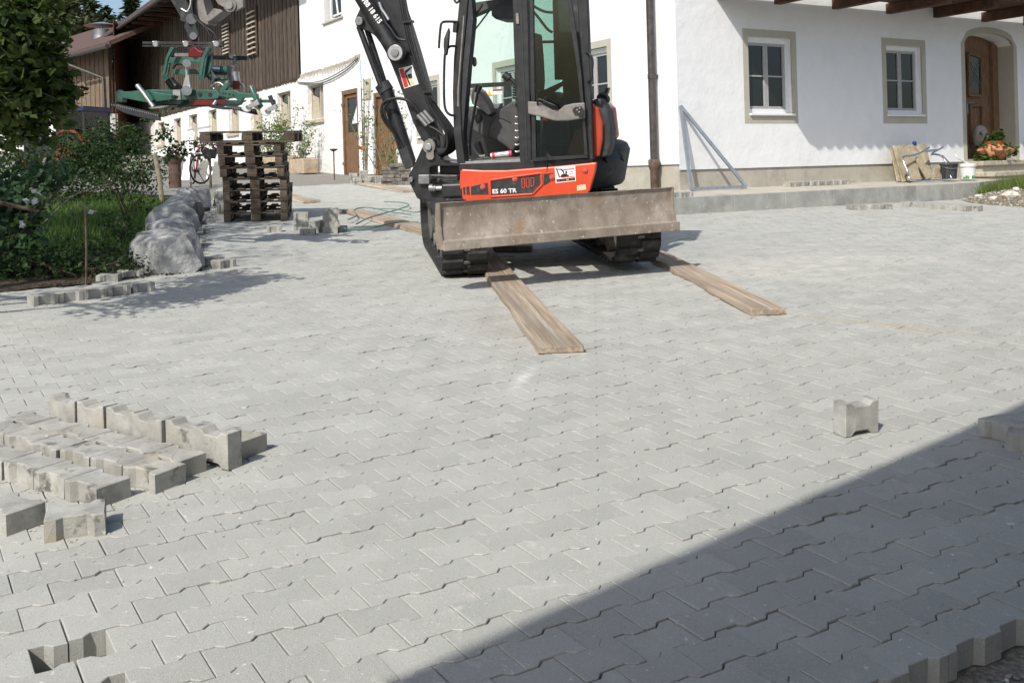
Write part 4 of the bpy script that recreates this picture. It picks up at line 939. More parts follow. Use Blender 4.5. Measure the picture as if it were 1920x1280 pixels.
# ---- mirror, hand rails
mir = xtube('mirror_arm', [(858, 41.5, NB - .02), (838, 41, NB - .06), (829, 43, NB - .1), (826, 52, NB - .1), (823.5, 80, NB - .1), (823, 91, NB - .1)], .012, MT['xblack'], exc, 4)
xpoly('mirror_head', [(840.5, 52), (842, 60), (840, 85), (837, 104), (832.5, 104), (831, 85), (831.5, 74), (836, 62)], NB - .14, NB - .09, MT['xmatt'], mir, .01)
xpoly('mirror_bracket', [(850, 40), (858, 40), (855, 62), (848.5, 61)], NB - .03, NB, MT['xblack'], mir)
xtube('hand_rail', [(853, 87, NB - .02), (844, 87.5, NB - .05), (838, 93, NB - .05), (834, 105, NB - .05), (832.5, 150, NB - .05), (833, 190, NB - .05), (836, 207, NB - .05), (843, 215, NB - .05), (851, 217, NB - .02)], .012, MT['xblack'], exc, 4)
xtube('hand_rail', [(1100, 100, NB), (1106, 102, NB - .06), (1111, 115, NB - .06), (1110, 135, NB - .06), (1108, 150, NB - .06), (1103, 154, NB)], .012, MT['xblack'], exc, 4)
xtube('work_lamp', [(850, -4, NB), (856, 6, NB), (862, 0, NB)], .012, MT['xmatt'], cab, 3)
# ---- swing bracket and boom
B0, B1 = -.08, .22
sw = xpoly('swing_bracket', [(797, 263), (803, 259), (813, 262), (820, 287), (830, 300), (862, 304), (862, 312), (812, 312), (806, 314), (806, 327), (858, 328), (858, 346), (846, 352), (845, 372), (787, 375), (781, 371), (765, 338), (766, 328), (775, 312), (784, 292)], B0, B1, MT['xblack'], bevel=.012)
for (x, y, r, m) in ((805.5, 275, .075, 'xbeige'), (805.5, 275, .038, 'zinc'), (772, 336.5, .03, 'steel')):
    c_ = UP(x, y, B0); l_ = .03 if r > .05 else .05; MB().cyl(c_, c_ + V((0, -l_, 0)), r, r * .94, 18).build('pin', MT[m], sw, 40, .004)
xpoly('pin_lock', [(799, 283), (813, 283), (814, 296), (810, 300), (803, 300), (799, 296)], B0 - .03, B0, MT['xbeige'], sw, .006)
xpoly('pivot_block', [(784, 328), (805, 328), (805, 345), (784, 345)], B0 - .05, B0, MT['steel'], sw, .006)
mb = MB(); mb.cyl(UP(806, 353, B0 - .02), UP(862, 353, B0 - .02), .035, None, 16); mb.build('swing_rod', MT['chrome'], sw, 40)
mb = MB(); mb.cyl(UP(806, 353, B0 - .02), UP(818, 353, B0 - .02), .046, None, 16); mb.build('rod_eye', MT['steel'], sw, 40)
for k in range(4): xtube('hose', [(806, 330 + k * 3, -.1 - .03 * k), (820, 340 - k * 2, -.12), (835, 332 + 3 * k, -.12), (858, 334 + 2 * k, -.1)], .014, MT['xhose'], sw, 4)
boom = xpoly('boom', [(799, 272), (790, 262), (775, 232), (760, 190), (745, 150), (733, 120), (722, 97), (712, 80), (703, 68), (692, 60), (680, 56), (668, 50), (665, 42), (666, 35), (678, 8), (682, -10), (662, -70), (610, -190), (560, -300), (520, -345), (540, -370), (585, -345), (640, -250), (700, -130), (738, -40), (750, 0), (765, 42), (778, 84), (790, 125), (800, 162), (811, 200), (823, 250), (826, 272), (818, 285), (805, 287)], .0, .17, MT['xblack'], bevel=.012)
for (x, y, r, m) in ((676, 40.5, .045, 'steel'), (676, 40.5, .02, 'zinc'), (743, 99.5, .085, 'zinc'), (743, 99.5, .045, 'steel')):
    c_ = UP(x, y, -.13 if x > 700 else 0); l_ = .04 if r > .05 else .055; MB().cyl(c_, c_ + V((0, -l_, 0)), r, None, 20).build('pin', MT[m], boom, 40, .004)
mb = MB(); mb.cyl(UP(741, 96, -.06), UP(640, -70, -.06), .088, None, 22); ac = mb.build('arm_cylinder', MT['xblack'], exc, 40)
mb = MB(); mb.cyl(UP(743, 99, -.13), UP(743, 99, .02), .105, None, 20); mb.build('cylinder_eye', MT['xblack'], ac, 40)
mb = MB(); mb.cyl(UP(640, -70, -.06), UP(560, -205, -.06), .045, None, 16); mb.build('cylinder_rod', MT['chrome'], ac, 40)
ta, tb = UP(683, 4, -.15), UP(719, 55, -.15); an = math.atan2(tb.z - ta.z, tb.x - ta.x)
text('lettering', '6/88 18 615', MT['white'], ac, txm(675.5, -3, -.152, an, .92), .078, .0008, .0022)
xtube('cylinder_pipe', [(760, 76, -.12), (745, 72, -.13), (733, 55, -.13), (722, 40, -.13), (712, 10, -.13), (700, -20, -.13)], .014, MT['xblack'], ac, 4)
xtube('brass_fitting', [(711, 5, -.15), (716, 18, -.15), (723, 28, -.15), (729, 38, -.15)], .018, MT['zinc'], ac, 3)
lc = MB(); lc.cyl(UP(723, 166, .09), UP(768, 305, .09), .075, .075, 20); lft = lc.build('boom_cylinder', MT['xblack'], exc, 40)
mb = MB(); mb.cyl(UP(716, 158, .09), UP(725, 172, .09), .085, None, 20); mb.build('gland', MT['xmatt'], lft, 40)
for (a_, b_, bb) in (((673, 50), (716, 165), .03), ((687, 52), (724, 165), .15)): MB().cyl(UP(*a_, bb), UP(*b_, bb), .032, None, 14).build('cylinder_rod', MT['xblack'], lft, 40)
xpoly('valve_block', [(748, 282), (763, 275), (772, 300), (776, 312), (760, 318), (755, 305)], -.02, .08, MT['xmatt'], lft, .006)
# decal on the boom
xpoly('decal', [(747, 129), (773, 122.5), (785, 158), (758, 166.5)], -.004, 0, MT['white'], boom)
xpoly('decal_print', [(748, 130), (756, 128), (766, 162.5), (758.5, 165)], -.0055, -.004, MT['redprint'], boom)
xpoly('decal_print', [(760, 146), (768, 140), (778, 159), (768, 162)], -.0055, -.004, MT['tape'], boom)
for q_ in ([(758, 134), (772, 125), (773, 126.5), (761, 138)], [(761, 136), (766, 150), (770, 160), (767.5, 160.5), (763, 150), (759, 137)], [(764, 140), (772, 138), (773, 147), (766, 148)]): xpoly('decal_print', q_, -.007, -.0055, MT['blackprint'], boom)
# hoses along the boom and the loop at its foot
for k, off in enumerate((0, 5, 10)):
    xtube('hose', [(748 + off * .8, -20, -.02), (757 + off * .8, 30, -.03), (768 + off * .8, 80, -.03), (780 + off * .7, 120, -.03), (793 + off * .6, 160, -.03), (804 + off, 190, -.03)], .015 if k else .019, MT['xhose'] if k < 2 else MT['xmatt'], boom, 5)
for k in range(5):
    o = k * 4.2; b_ = -.16 + .05 * k
    xtube('hose', [(800 + o * .5, 186, b_), (812 + o * .8, 210, b_), (828 + o * .9, 233, b_), (838 + o, 255, b_), (838 + o * 1.0, 275, b_), (830 + o * .7, 287, b_), (822, 287 + o * .35, b_ + .04)], .017, MT['xhose'], boom, 6)
xtube('hose', [(740, 185, -.06), (728, 187, -.08), (717, 197, -.08), (716, 215, -.08), (724, 232, -.06), (740, 252, -.03), (750, 275, 0), (752, 288, 0)], .016, MT['xhose'], boom, 6)
xtube('hose', [(733, 189, -.06), (722, 200, -.07), (722, 218, -.07), (732, 235, -.05), (748, 262, 0), (758, 285, 0)], .014, MT['xhose'], boom, 6)
xtube('hose', [(720, 193, -.07), (735, 186, -.08), (752, 185, -.08), (770, 192, -.08), (785, 210, -.07), (800, 233, -.07), (820, 245, -.1), (834, 258, -.12), (832, 278, -.12)], .017, MT['xhose'], boom, 6)
for k in range(3):
    a_, b_ = (783 + 6 * k, 216 - 4 * k), (800 + 6 * k, 236 - 4 * k); MB().cyl(UP(*a_, -.09), UP(*b_, -.09), .022, None, 10).build('hose_coupling', MT['steel'], boom, 40)
for p in ((769, 41), (806, 172), (788, 222)): c_ = UP(*p, -.03); MB().bx(c_.x - .07, c_.x + .03, -.07, .02, c_.z - .012, c_.z + .012).build('hose_clamp', MT['xblack'], boom)
# ---- arm, link, adapter plate
arm = xpoly('arm', [(540, -375), (515, -350), (505, -310), (345, -20), (360, 14), (375, 40), (388, 48), (392, 45), (378, -10), (440, -90), (585, -300), (580, -350)], -.02, .17, MT['xbeige'], bevel=.01)
lk = xpoly('bucket_link', [(395, -40), (455, -50), (456, 14), (441, 22), (424, 17), (408, 8), (398, -10)], -.10, -.05, MT['xbeige'], bevel=.008)
xpoly('bucket_link', [(395, -40), (455, -50), (456, 14), (441, 22), (424, 17), (408, 8), (398, -10)], .15, .20, MT['xbeige'], bevel=.008)
for r_, m in ((.075, 'steel'), (.045, 'xbeige')): c_ = UP(432.5, 10.5, -.10); MB().cyl(c_, c_ + V((0, -.02 - (.02 if r_ < .05 else 0), 0)), r_, None, 20).build('pin', MT[m], lk, 40)
xpoly('coupler', [(384, 34), (400, 16), (412, 18), (417, 22), (396, 38), (388, 42)], -.05, .16, MT['xbeige'], bevel=.008)
xtube('hose', [(356, -20, -.06), (358, 5, -.08), (352, 22, -.1), (345, 20, -.1), (340, 17, -.1)], .013, MT['zinc'], arm, 4)
xtube('hose', [(362, -20, -.05), (360, 20, -.1), (370, 38, -.1), (385, 52, -.1), (394, 68, -.1), (397, 80, -.1)], .014, MT['xhose'], arm, 5)
xtube('hose', [(366, -20, -.03), (365, 24, -.06), (380, 46, -.06), (400, 62, -.06), (408, 76, -.06)], .014, MT['xhose'], arm, 5)
# ================================================================ green laying clamp hanging from the arm
MT['green'] = mat('green_machine_paint', (.024, .085, .062), (.042, .13, .098), scale=6, rough=.4, coat=.2, dirt=[((.10, .16, .13), 8, .62, .8)])
MT['dred'] = mat('dark_red_paint', (.105, .010, .011), (.16, .016, .016), scale=6, rough=.45)
clamp = thing('laying_clamp', 'green hydraulic paving clamp with red rotator hanging from the excavator arm', 'paving clamp', UPM)
def cpoly(name, pts, b0, b1, m, par=clamp, bevel=0): return xpoly(name, pts, b0, b1, MT[m], par, bevel)
def ctube(name, pts, r, m, par=clamp, sub=3, n=8): return xtube(name, pts, r, MT[m], par, sub, n)
# adapter plates above the rotator
for b_ in (-.10, .10):
    cpoly('adapter_plate', [(313, -12), (343, -12), (354.6, 14.6), (358.7, 24), (365, 35.4), (367, 49), (372, 66.7), (367, 74), (355.6, 74.5), (345, 50), (348, 42.7), (339, 39.6), (337, 36.5), (339, 33.3)], b_, b_ + .025, 'xmatt', bevel=.004)
MB().cyl(UP(359, 36, -.12), UP(359, 36, .15), .06, None, 16).build('hanger_pin', MT['steel'], clamp, 40)
MB().cyl(UP(362, 68, -.12), UP(362, 68, .15), .04, None, 16).build('hanger_pin', MT['zinc'], clamp, 40)
MB().cyl(UP(364, 70, 0), UP(365, 95, 0), .05, None, 14).build('hanger_post', MT['dred'], clamp, 40)
rot = cpoly('rotator', [(353, 98), (360, 90), (366, 89), (372, 95), (380, 97), (380, 101), (377, 108), (353, 108)], -.12, .12, 'dred', bevel=.008)
# twin rails with knobs
for (y0, y1, b_) in ((78.0, 82.5, -.34), (84.8, 87.6, -.34)):
    cpoly('rail', [(267, y0), (417, y0 + 1), (417, y1 + 1), (267, y1)], b_, b_ + .04, 'xmatt')
for x in (296, 352.5, 409):
    c_ = UP(x, 82.8, -.34); k_ = MB().cyl(c_, c_ + V((0, -.05, 0)), .032, None, 16).build('knob', MT['zinc'], clamp, 40)
    ctube('knob_bolt', [(x - 9, 79.5, -.37), (x - 2, 80.5, -.37)], .016, 'zinc', k_, 1)
cpoly('rail', [(395, 104), (463, 105.5), (463, 113.5), (395, 112)], .45, .49, 'xblack'); c_ = UP(437.5, 106, .45); MB().cyl(c_, c_ + V((0, -.05, 0)), .03, None, 14).build('knob', MT['zinc'], clamp, 40)
cpoly('rail', [(327, 100), (353, 100), (353, 106), (327, 106)], .3, .34, 'steel')
# upright brackets
for dx, b_ in ((0, -.36), (5, -.24)):
    cpoly('bracket', [(319 + dx, 89), (327 + dx, 89), (315 + dx, 109), (308 + dx, 146), (303.5 + dx, 146), (310.5 + dx, 108)], b_, b_ + .03, 'green', bevel=.003)
    cpoly('bracket', [(386 + dx, 89), (393 + dx, 89), (383 + dx, 109), (377 + dx, 147), (372.5 + dx, 147), (378 + dx, 107)], b_, b_ + .03, 'green', bevel=.003)
cpoly('bracket_plate', [(384, 104), (396, 105), (396, 127), (390, 140), (379, 147)], -.2, -.17, 'green')
for x, y in ((309, 145), (377, 146)): MB().cyl(UP(x, y, -.4), UP(x, y, -.1), .032, None, 14).build('pivot', MT['green'], clamp, 40)
cpoly('cross_beam', [(315, 108), (379, 108), (379, 113), (378, 119), (314, 119), (315, 113)], -.26, -.14, 'green', bevel=.004)
cpoly('cross_beam', [(324, 130), (375, 130), (374, 140), (323, 140)], -.22, -.1, 'green', bevel=.004)
cpoly('frame', [(440, 107), (435, 118), (426, 124), (428, 150), (432, 165), (437, 165), (434, 130), (443, 118)], .4, .45, 'steel')
MB().cyl(UP(394, 132, .2), UP(425, 133, .3), .055, None, 16).build('cylinder', MT['green'], clamp, 40)
ctube('cylinder_rod', [(396, 129, .15), (412, 130, .2)], .03, 'chrome', clamp, 1)
ctube('hose', [(324, 130, .1), (330, 121, .1), (340, 120, .1), (350, 128, .1), (352, 150, .1), (340, 165, .1)], .016, 'xhose')
ctube('hose', [(318, 150, -.05), (325, 160, -.05), (333, 166, -.05)], .06, 'xblack')
ctube('hose', [(392, 130, -.1), (400, 145, -.1), (396, 160, -.1), (402, 168, -.1)], .02, 'zinc')
ctube('hose', [(385, 138, -.05), (398, 150, -.05), (418, 148, -.05), (426, 152, 0)], .018, 'green')
ctube('hose', [(397, 163, -.2), (403, 157, -.2), (412, 156, -.2), (420, 162, -.2)], .012, 'zinc')
ctube('hose', [(445, 162, .1), (452, 158, .1), (457, 161, .1), (457, 172, .1)], .013, 'zinc')
# centre linkage with roller
for b_ in (-.40, -.30): cpoly('link_plate', [(348, 141), (354, 141), (357, 165), (356, 178), (343, 178), (341, 168), (345, 152)], b_, b_ + .02, 'zinc')
MB().cyl(UP(350, 170, -.42), UP(350, 170, -.26), .055, None, 18).build('roller', MT['zinc'], clamp, 40)
MB().cyl(UP(350, 119, -.38), UP(350, 119, -.28), .045, None, 14).build('shackle', MT['zinc'], clamp, 40); ctube('link_rod', [(350, 115, -.33), (351, 142, -.33)], .022, 'zinc', clamp, 1)
# main beam
mbm = cpoly('main_beam', [(284, 169), (385, 168.5), (405, 169), (412, 178), (408, 186), (390, 187.5), (340, 188), (330, 196), (285, 197), (276, 190)], -.32, -.14, 'green', bevel=.008)
cpoly('base_plate', [(285, 191), (420, 188), (424, 194), (400, 200), (340, 201), (290, 200)], -.2, .3, 'green')
cpoly('wear_plate', [(357, 188.5), (413, 187.5), (416, 195), (385, 197), (357, 197)], -.335, -.2, 'dred', mbm)
for x in (375, 394): c_ = UP(x, 177.5, -.322); MB().cyl(c_, c_ + V((0, -.004, 0)), .024, None, 16).build('hole', MT['xblack'], mbm)
cpoly('type_plate', [(324, 168.5), (337.5, 168.5), (338.5, 187.5), (325, 187.5)], -.335, -.325, 'zinc', mbm)
cpoly('plate_mark', [(330, 180), (334, 180), (334, 184.5), (330, 184.5)], -.337, -.335, 'blackprint', mbm)
for x in (301, 311, 317): c_ = UP(x, 188, -.325); MB().cyl(c_, c_ + V((0, -.012, 0)), .02 if x == 301 else .012, None, 12).build('bolt', MT['zinc'], mbm)
# left jaw
cpoly('jaw_arm', [(217, 173), (221, 168.5), (226, 172), (285, 172.5), (322, 178), (322, 187), (277, 193), (230, 184), (230, 192), (217, 192.5)], -.42, -.34, 'green', bevel=.006)
cpoly('jaw_arm', [(226, 172.5), (286, 168), (326, 169), (326, 174), (286, 176), (226, 178)], -.1, .0, 'green', bevel=.006)
ctube('tension_bar', [(257, 160, -.45), (270, 176, -.45), (288, 201, -.45)], .028, 'zinc', clamp, 1)
cpoly('tension_sleeve', [(271, 173), (276, 170), (287, 187), (281, 192)], -.47, -.43, 'green')
cpoly('skid', [(278, 202.5), (300, 199), (315, 198), (313, 200), (300, 203), (284, 204)], -.5, -.3, 'xbeige')
def comb(name, q, b, nt):
    o = cpoly(name, q, b, b + .03, 'xmatt', bevel=.003); mb = MB()
    (x0, y0), (x1, y1) = q[0], q[1]
    for i in range(nt):
        t = (i + .5) / nt; x, y = x0 + (x1 - x0) * t, y0 + (y1 - y0) * t
        mb.prism([UP(x - 1.0, y + 2.2, b - .008), UP(x + .7, y + 2.2, b - .008), UP(x + .4, y + 5.5, b - .008)], (0, .006, 0))
    tag(mb.build('teeth', MT['zinc'], o), kind='stuff'); return o
comb('jaw', [(207, 192.5), (297, 214), (300, 227), (270, 222), (235, 213), (217, 204)], -.52, 26)
comb('jaw', [(424, 197), (478, 205), (482, 216), (462, 212), (440, 206), (424, 201)], -.30, 16)
# right jaw, arms and wheels
cpoly('jaw_arm', [(412, 172), (419, 157), (425, 155), (428, 158), (422, 170), (440, 169), (448, 174), (480, 176), (482, 183), (455, 184), (450, 194), (441, 184), (425, 183), (411, 180)], -.38, -.32, 'green', bevel=.005)
for x, y in ((418, 175), (423, 176), (430, 177), (437.5, 179)): c_ = UP(x, y, -.381); MB().cyl(c_, c_ + V((0, -.003, 0)), .013, None, 10).build('hole', MT['xblack'], clamp)
cpoly('end_bar', [(488, 187), (510, 187), (511, 193), (489, 193)], -.30, -.22, 'green')
ctube('fork', [(472, 166, -.34), (477, 178, -.36), (484, 192, -.36), (490, 202, -.34)], .03, 'green', clamp, 3); ctube('fork', [(506, 180, -.32), (510, 190, -.32), (518, 203, -.32)], .025, 'xmatt', clamp, 2)
cpoly('yoke', [(469, 195), (481, 187), (486, 196), (476, 201), (463, 203), (460, 199)], -.44, -.42, 'zinc', bevel=.004); cpoly('yoke', [(505, 200), (516, 196), (519, 204), (508, 208), (499, 211), (496, 207)], -.40, -.38, 'zinc', bevel=.004)
for x, y, b_ in ((463, 200.5, -.40), (499, 208.5, -.36)):
    wh = MB().cyl(UP(x, y, b_ - .03), UP(x, y, b_ + .03), .056, None, 20).build('wheel', MT['wframe'], clamp, 40, .006)
    MB().cyl(UP(x, y, b_ - .045), UP(x, y, b_ + .04), .014, None, 10).build('axle', MT['steel'], wh)
cpoly('skid', [(384, 198), (400, 199), (424, 204), (420, 206), (398, 203)], -.45, -.3, 'xmatt'); ctube('skid_stay', [(400, 198, -.4), (405, 190, -.36)], .02, 'zinc', clamp, 1)
ctube('valve', [(441, 135, .1), (442, 145, .1), (444, 156, .1)], .045, 'zinc'); ctube('red_valve', [(443, 152, .05), (443, 168, .05)], .04, 'dred', clamp, 1)
cpoly('tank', [(407, 153), (428, 151), (428, 160), (418, 163), (407, 163)], -.1, .1, 'xbeige', bevel=.006)
ctube('adjuster', [(470, 161, -.34), (474, 174, -.34)], .02, 'zinc', clamp, 1)

# ================================================================ planks
def plank(p0, p1, wd, th, label, group, dz=0, seed=0, p0z=None):
    a, b = V(p0), V(p1); d = b - a; L = d.length; yaw = math.atan2(d.y, d.x); r = random.Random(seed); n = 14
    vs = []
    for i in range(n + 1):
        x = L * i / n; e1 = wd / 2 + r.uniform(-.006, .004); e0 = -wd / 2 + r.uniform(-.004, .006)
        if seed in (1, 2) and .30 < i / n < .75: e0 += r.uniform(.0, .03)
        vs += [(x, e0, 0), (x, e1, 0), (x, e1, th), (x, e0 + r.uniform(0, .012), th)]
    fs = [(i * 4 + k, i * 4 + (k + 1) % 4, (i + 1) * 4 + (k + 1) % 4, (i + 1) * 4 + k) for i in range(n) for k in range(4)] + [(3, 2, 1, 0), tuple(n * 4 + k for k in range(4))]
    o = MB().add(vs, fs).build('plank', MT['plank'], None, 0, .006, mw=yardM(a.x, a.y, yaw, dz)); return tag(o, label, 'plank', group)
GP = 'scaffold planks lying on the paving'
plank((-.43, 11.6), (.275, 6.36), .29, .045, 'plank with a chipped edge running from the left track toward the camera', GP, .004, 1)
plank((1.30, 12.3), (1.855, 7.53), .27, .05, 'worn plank running out from under the right track', GP, .004, 2)
a_, b_ = g(658, 398), g(812, 440); plank((a_.x, a_.y), (b_.x, b_.y), .32, .05, 'pale plank under the green cord behind the left track', GP, .004, 3)
a_, b_ = g(520, 366), g(585, 381); plank((a_.x, a_.y), (b_.x, b_.y), .32, .05, 'dark plank lying right behind the pallet stack', GP, .004, 4)
a_, b_ = g(684, 347), g(770, 361); plank((a_.x, a_.y), (b_.x, b_.y), .35, .05, 'plank lying before the old stone slabs near the house', GP, .004, 5)
a_, b_ = g(925, 470), g(998, 470); plank((a_.x, a_.y), (b_.x, b_.y), .2, .06, 'short dark board under the excavator between its tracks', GP, .004, 6)
# ================================================================ pallets
PL, PWd, PHt = 1.38, .93, .166
def make_pallet(label):
    t = thing('pallet', label, 'pallet', None, 'wooden pallets in one stack')
    def p(name, *d): return MB().bx(*d).build(name, MT['pallet'], t, 0, .005, 1)
    zb = (0, .024, .026, .118, .12, .142, .144, .166)
    for k in range(3):
        x = (-PWd / 2 + .055, 0, PWd / 2 - .055)[k]; w_ = (.05, .07, .05)[k]
        p('bottom_board', x - w_, x + w_, -PL / 2, PL / 2, zb[0], zb[1])
        for y in (-PL / 2 + .08, 0, PL / 2 - .08): p('block', x - w_, x + w_, y - .08, y + .08, zb[2], zb[3])
    for y in (-PL / 2 + .08, 0, PL / 2 - .08): p('cross_board', -PWd / 2, PWd / 2, y - .075, y + .075, zb[4], zb[5])
    for k in range(5):
        x = -PWd / 2 + .07 + k * (PWd - .14) / 4; w_ = .07 if k % 2 == 0 else .055; p('deck_board', x - w_, x + w_, -PL / 2, PL / 2, zb[6], zb[7])
    return t
PN = ['bottom', 'second lowest', 'third lowest', 'fourth lowest', 'fourth from the top', 'third from the top', 'second from the top']
pal0 = make_pallet('dark weathered pallet, bottom of the stack beside the boulders')
yw = rad(9.5); pc = V((-3.795, 15.135)) + V((-math.sin(yw), math.cos(yw))) * .69
for k in range(8):
    o = pal0 if k == 0 else copy_tree(pal0)
    o['label'] = 'topmost pallet, turned crosswise on the stack' if k == 7 else 'dark weathered pallet, %s of the stack beside the boulders' % PN[k]
    dx = (-.01, 0, .0, -.02, -.03, -.06, -.09, -.03)[k]
    o.matrix_world = yardM(pc.x + dx, pc.y + rnd.uniform(-.03, .03) + (-.2 if k == 7 else 0), yw + rnd.uniform(-.02, .02) + (rad(84) if k == 7 else 0), .1675 * k) @ M.Rotation(rnd.uniform(-.006, .006), 4, 'Y')
# ================================================================ boulders
def boulder(c, dim, yaw, seed, label):
    import bmesh
    from mathutils import noise as mn
    bmm = bmesh.new(); r = random.Random(seed)
    for _ in range(15):
        p = V((r.uniform(-1, 1), r.uniform(-1, 1), r.uniform(.1, 1)));
        p *= .98 / max((abs(p.x) ** 3 + abs(p.y) ** 3 + abs(p.z) ** 3) ** (1 / 3), .62); bmm.verts.new((p.x * dim[0] * .5, p.y * dim[1] * .5, max(-.1, p.z * dim[2])))
    for k in range(9):
        a = k * .698 + r.uniform(-.2, .2); bmm.verts.new((math.cos(a) * dim[0] * .5 * r.uniform(.85, 1.05), math.sin(a) * dim[1] * .5 * r.uniform(.85, 1.05), -.1 if k % 2 else r.uniform(.0, .12)))
    h_ = bmesh.ops.convex_hull(bmm, input=bmm.verts[:]); bmesh.ops.delete(bmm, geom=[e for e in h_['geom_interior'] if isinstance(e, bmesh.types.BMVert)], context='VERTS')
    for _ in range(3):
        bmesh.ops.triangulate(bmm, faces=bmm.faces[:]); bmesh.ops.subdivide_edges(bmm, edges=[e for e in bmm.edges if e.calc_length() > .05], cuts=1, use_grid_fill=True)
    bmesh.ops.triangulate(bmm, faces=bmm.faces[:]); bmm.normal_update()
    for v in bmm.verts: v.co += v.normal * (mn.noise(v.co * 5 + V((seed, 0, 0))) * .014 + mn.noise(v.co * 16 + V((0, seed, 0))) * .010)
    me = bpy.data.meshes.new('boulder'); bmm.to_mesh(me); bmm.free(); me.materials.append(MT['stone'])
    o = link('boulder', me, mw=yardM(c[0], c[1], yaw, -.04)); return tag(o, label, 'boulder', 'boulders edging the garden')
boulder((-3.50, 10.35), (.80, 1.05, .46), rad(22), 3, 'nearest and largest grey boulder at the garden corner')
boulder((-4.02, 12.0), (.66, .9, .44), rad(20), 5, 'second boulder along the garden edge, pointed top')
boulder((-4.62, 13.9), (.74, 1.0, .46), rad(20), 8, 'third boulder along the garden edge with dark right side')
boulder((-5.15, 15.9), (.75, 1.0, .45), rad(12), 12, 'long boulder along the garden edge beside the pallets')
boulder((-5.75, 18.3), (.75, 1.2, .45), rad(10), 21, 'farthest rounded boulder along the garden edge')
# ================================================================ garden
GARD = [(-40, 4), (-6.5, 7.6), gp(-60, 557), gp(60, 541), gp(160, 533), gp(258, 519), gp(330, 505), (-4.0, 12.4), (-4.9, 15.3), (-5.8, 18.8), (-6.6, 20.8), (-12, 24), (-30, 30), (-40, 30)]
mb = MB(); mb.add([(x, y, gz(x, y) + .005) for x, y in GARD], [tuple(range(len(GARD)))]); tag(mb.build('garden_soil', MT['soil']), kind='structure')
LAW = [(-13, 9), (-6.5, 9.5), gp(60, 500), gp(230, 470), (-4.5, 12.3), (-5.3, 15.2), (-6.2, 18.8), (-7.5, 20.5), (-13, 23)]
mb = MB(); mb.add([(x, y, gz(x, y) + .012) for x, y in LAW], [tuple(range(len(LAW)))]); tag(mb.build('lawn', MT['lawn']), kind='structure')
def blades(name, poly, n, h, m, wd=.006, zf=None):
    xs_ = [p[0] for p in poly]; ys_ = [p[1] for p in poly]
    X = nrg.uniform(min(xs_), max(xs_), n * 3); Y = nrg.uniform(min(ys_), max(ys_), n * 3); k_ = inpoly(X, Y, poly); X, Y = X[k_][:n], Y[k_][:n]; n = len(X)
    Z = np.array([(zf or gz)(x, y) for x, y in zip(X, Y)]); B = np.stack([X, Y, Z], 1); a = nrg.uniform(0, 6.28, n); hh = h * (.5 + nrg.random(n))
    d = np.stack([np.cos(a), np.sin(a), 0 * a], 1) * wd; t = np.stack([nrg.normal(0, .35, n), nrg.normal(0, .35, n), np.ones(n)], 1) * hh[:, None]
    vs = np.stack([B - d, B + d, B + t], 1).reshape(-1, 3); fs = (np.arange(n * 3).reshape(-1, 3)).tolist()
    me = bpy.data.meshes.new(name); me.from_pydata(vs.tolist(), [], fs); me.materials.append(m)
    at = me.attributes.new('rnd', 'FLOAT', 'POINT'); at.data.foreach_set('value', np.repeat(nrg.random(n), 3).astype(np.float32))
    return link(name, me)
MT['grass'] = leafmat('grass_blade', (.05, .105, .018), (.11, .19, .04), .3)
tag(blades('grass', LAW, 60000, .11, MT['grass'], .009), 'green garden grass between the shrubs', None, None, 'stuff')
MT['leaf_dark'] = leafmat('dark_leaf', (.018, .040, .012), (.05, .095, .024))
MT['leaf_mid'] = leafmat('mid_leaf', (.035, .075, .014), (.085, .15, .03))
MT['leaf_blue'] = leafmat('bindweed_leaf', (.026, .060, .026), (.06, .12, .045), .25)
MT['leaf_tree'] = leafmat('tree_leaf', (.026, .052, .012), (.085, .125, .024), .35)
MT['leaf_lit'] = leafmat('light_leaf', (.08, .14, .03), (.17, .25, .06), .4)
MT['conifer'] = leafmat('conifer_needles', (.016, .030, .012), (.045, .065, .025), .1)
MT['conifer2'] = leafmat('pine_needles', (.035, .045, .018), (.085, .095, .04), .1)
MT['pinkfl'] = leafmat('pink_petals', (.45, .05, .25), (.62, .18, .42), .3)
MT['whitefl'] = leafmat('white_petals', (.7, .7, .68), (.8, .8, .8), .3)
MT['orangefl'] = leafmat('orange_petals', (.65, .22, .08), (.75, .45, .25), .3)
def stems(pts_list, r, m, par, name='stem'):
    mb = MB()
    for pts in pts_list: mb.tube(pts, [r * (1 - .6 * i / (len(spline([V(p) for p in pts], 4)) - 1)) for i in range(len(spline([V(p) for p in pts], 4)))], 5, 4)
    return mb.build(name, m, par, 60)
def shrub(name, label, base, lobes, n, size, m, cat='shrub', stem=None, group=None, aspect=.6, droop=.3, hollow=.35):
    b = V((base[0], base[1], gz(base[0], base[1]))); t = thing(name, label, cat, M.Translation(b), group)
    tot = sum(l[3] * l[4] * l[5] for l in lobes); P = []
    for (x, y, z, rx, ry, rz) in lobes: P.append(blob((x, y, z), (rx, ry, rz), max(8, int(n * rx * ry * rz / tot)), hollow))
    leaves('foliage', np.concatenate(P), size, MT[m], t, aspect, droop)
    L = []
    for (x, y, z, rx, ry, rz) in lobes:
        for _ in range(3): L.append([(rnd.uniform(-.08, .08), rnd.uniform(-.08, .08), -.05), (x * .5 + rnd.uniform(-.1, .1), y * .5 + rnd.uniform(-.1, .1), z * .55), (x + rnd.uniform(-.5, .5) * rx, y + rnd.uniform(-.5, .5) * ry, z + rnd.uniform(-.3, .5) * rz)])
    stems(L, stem or .012, MT['bark'], t); return t
GS = 'shrubs in the shaded garden'
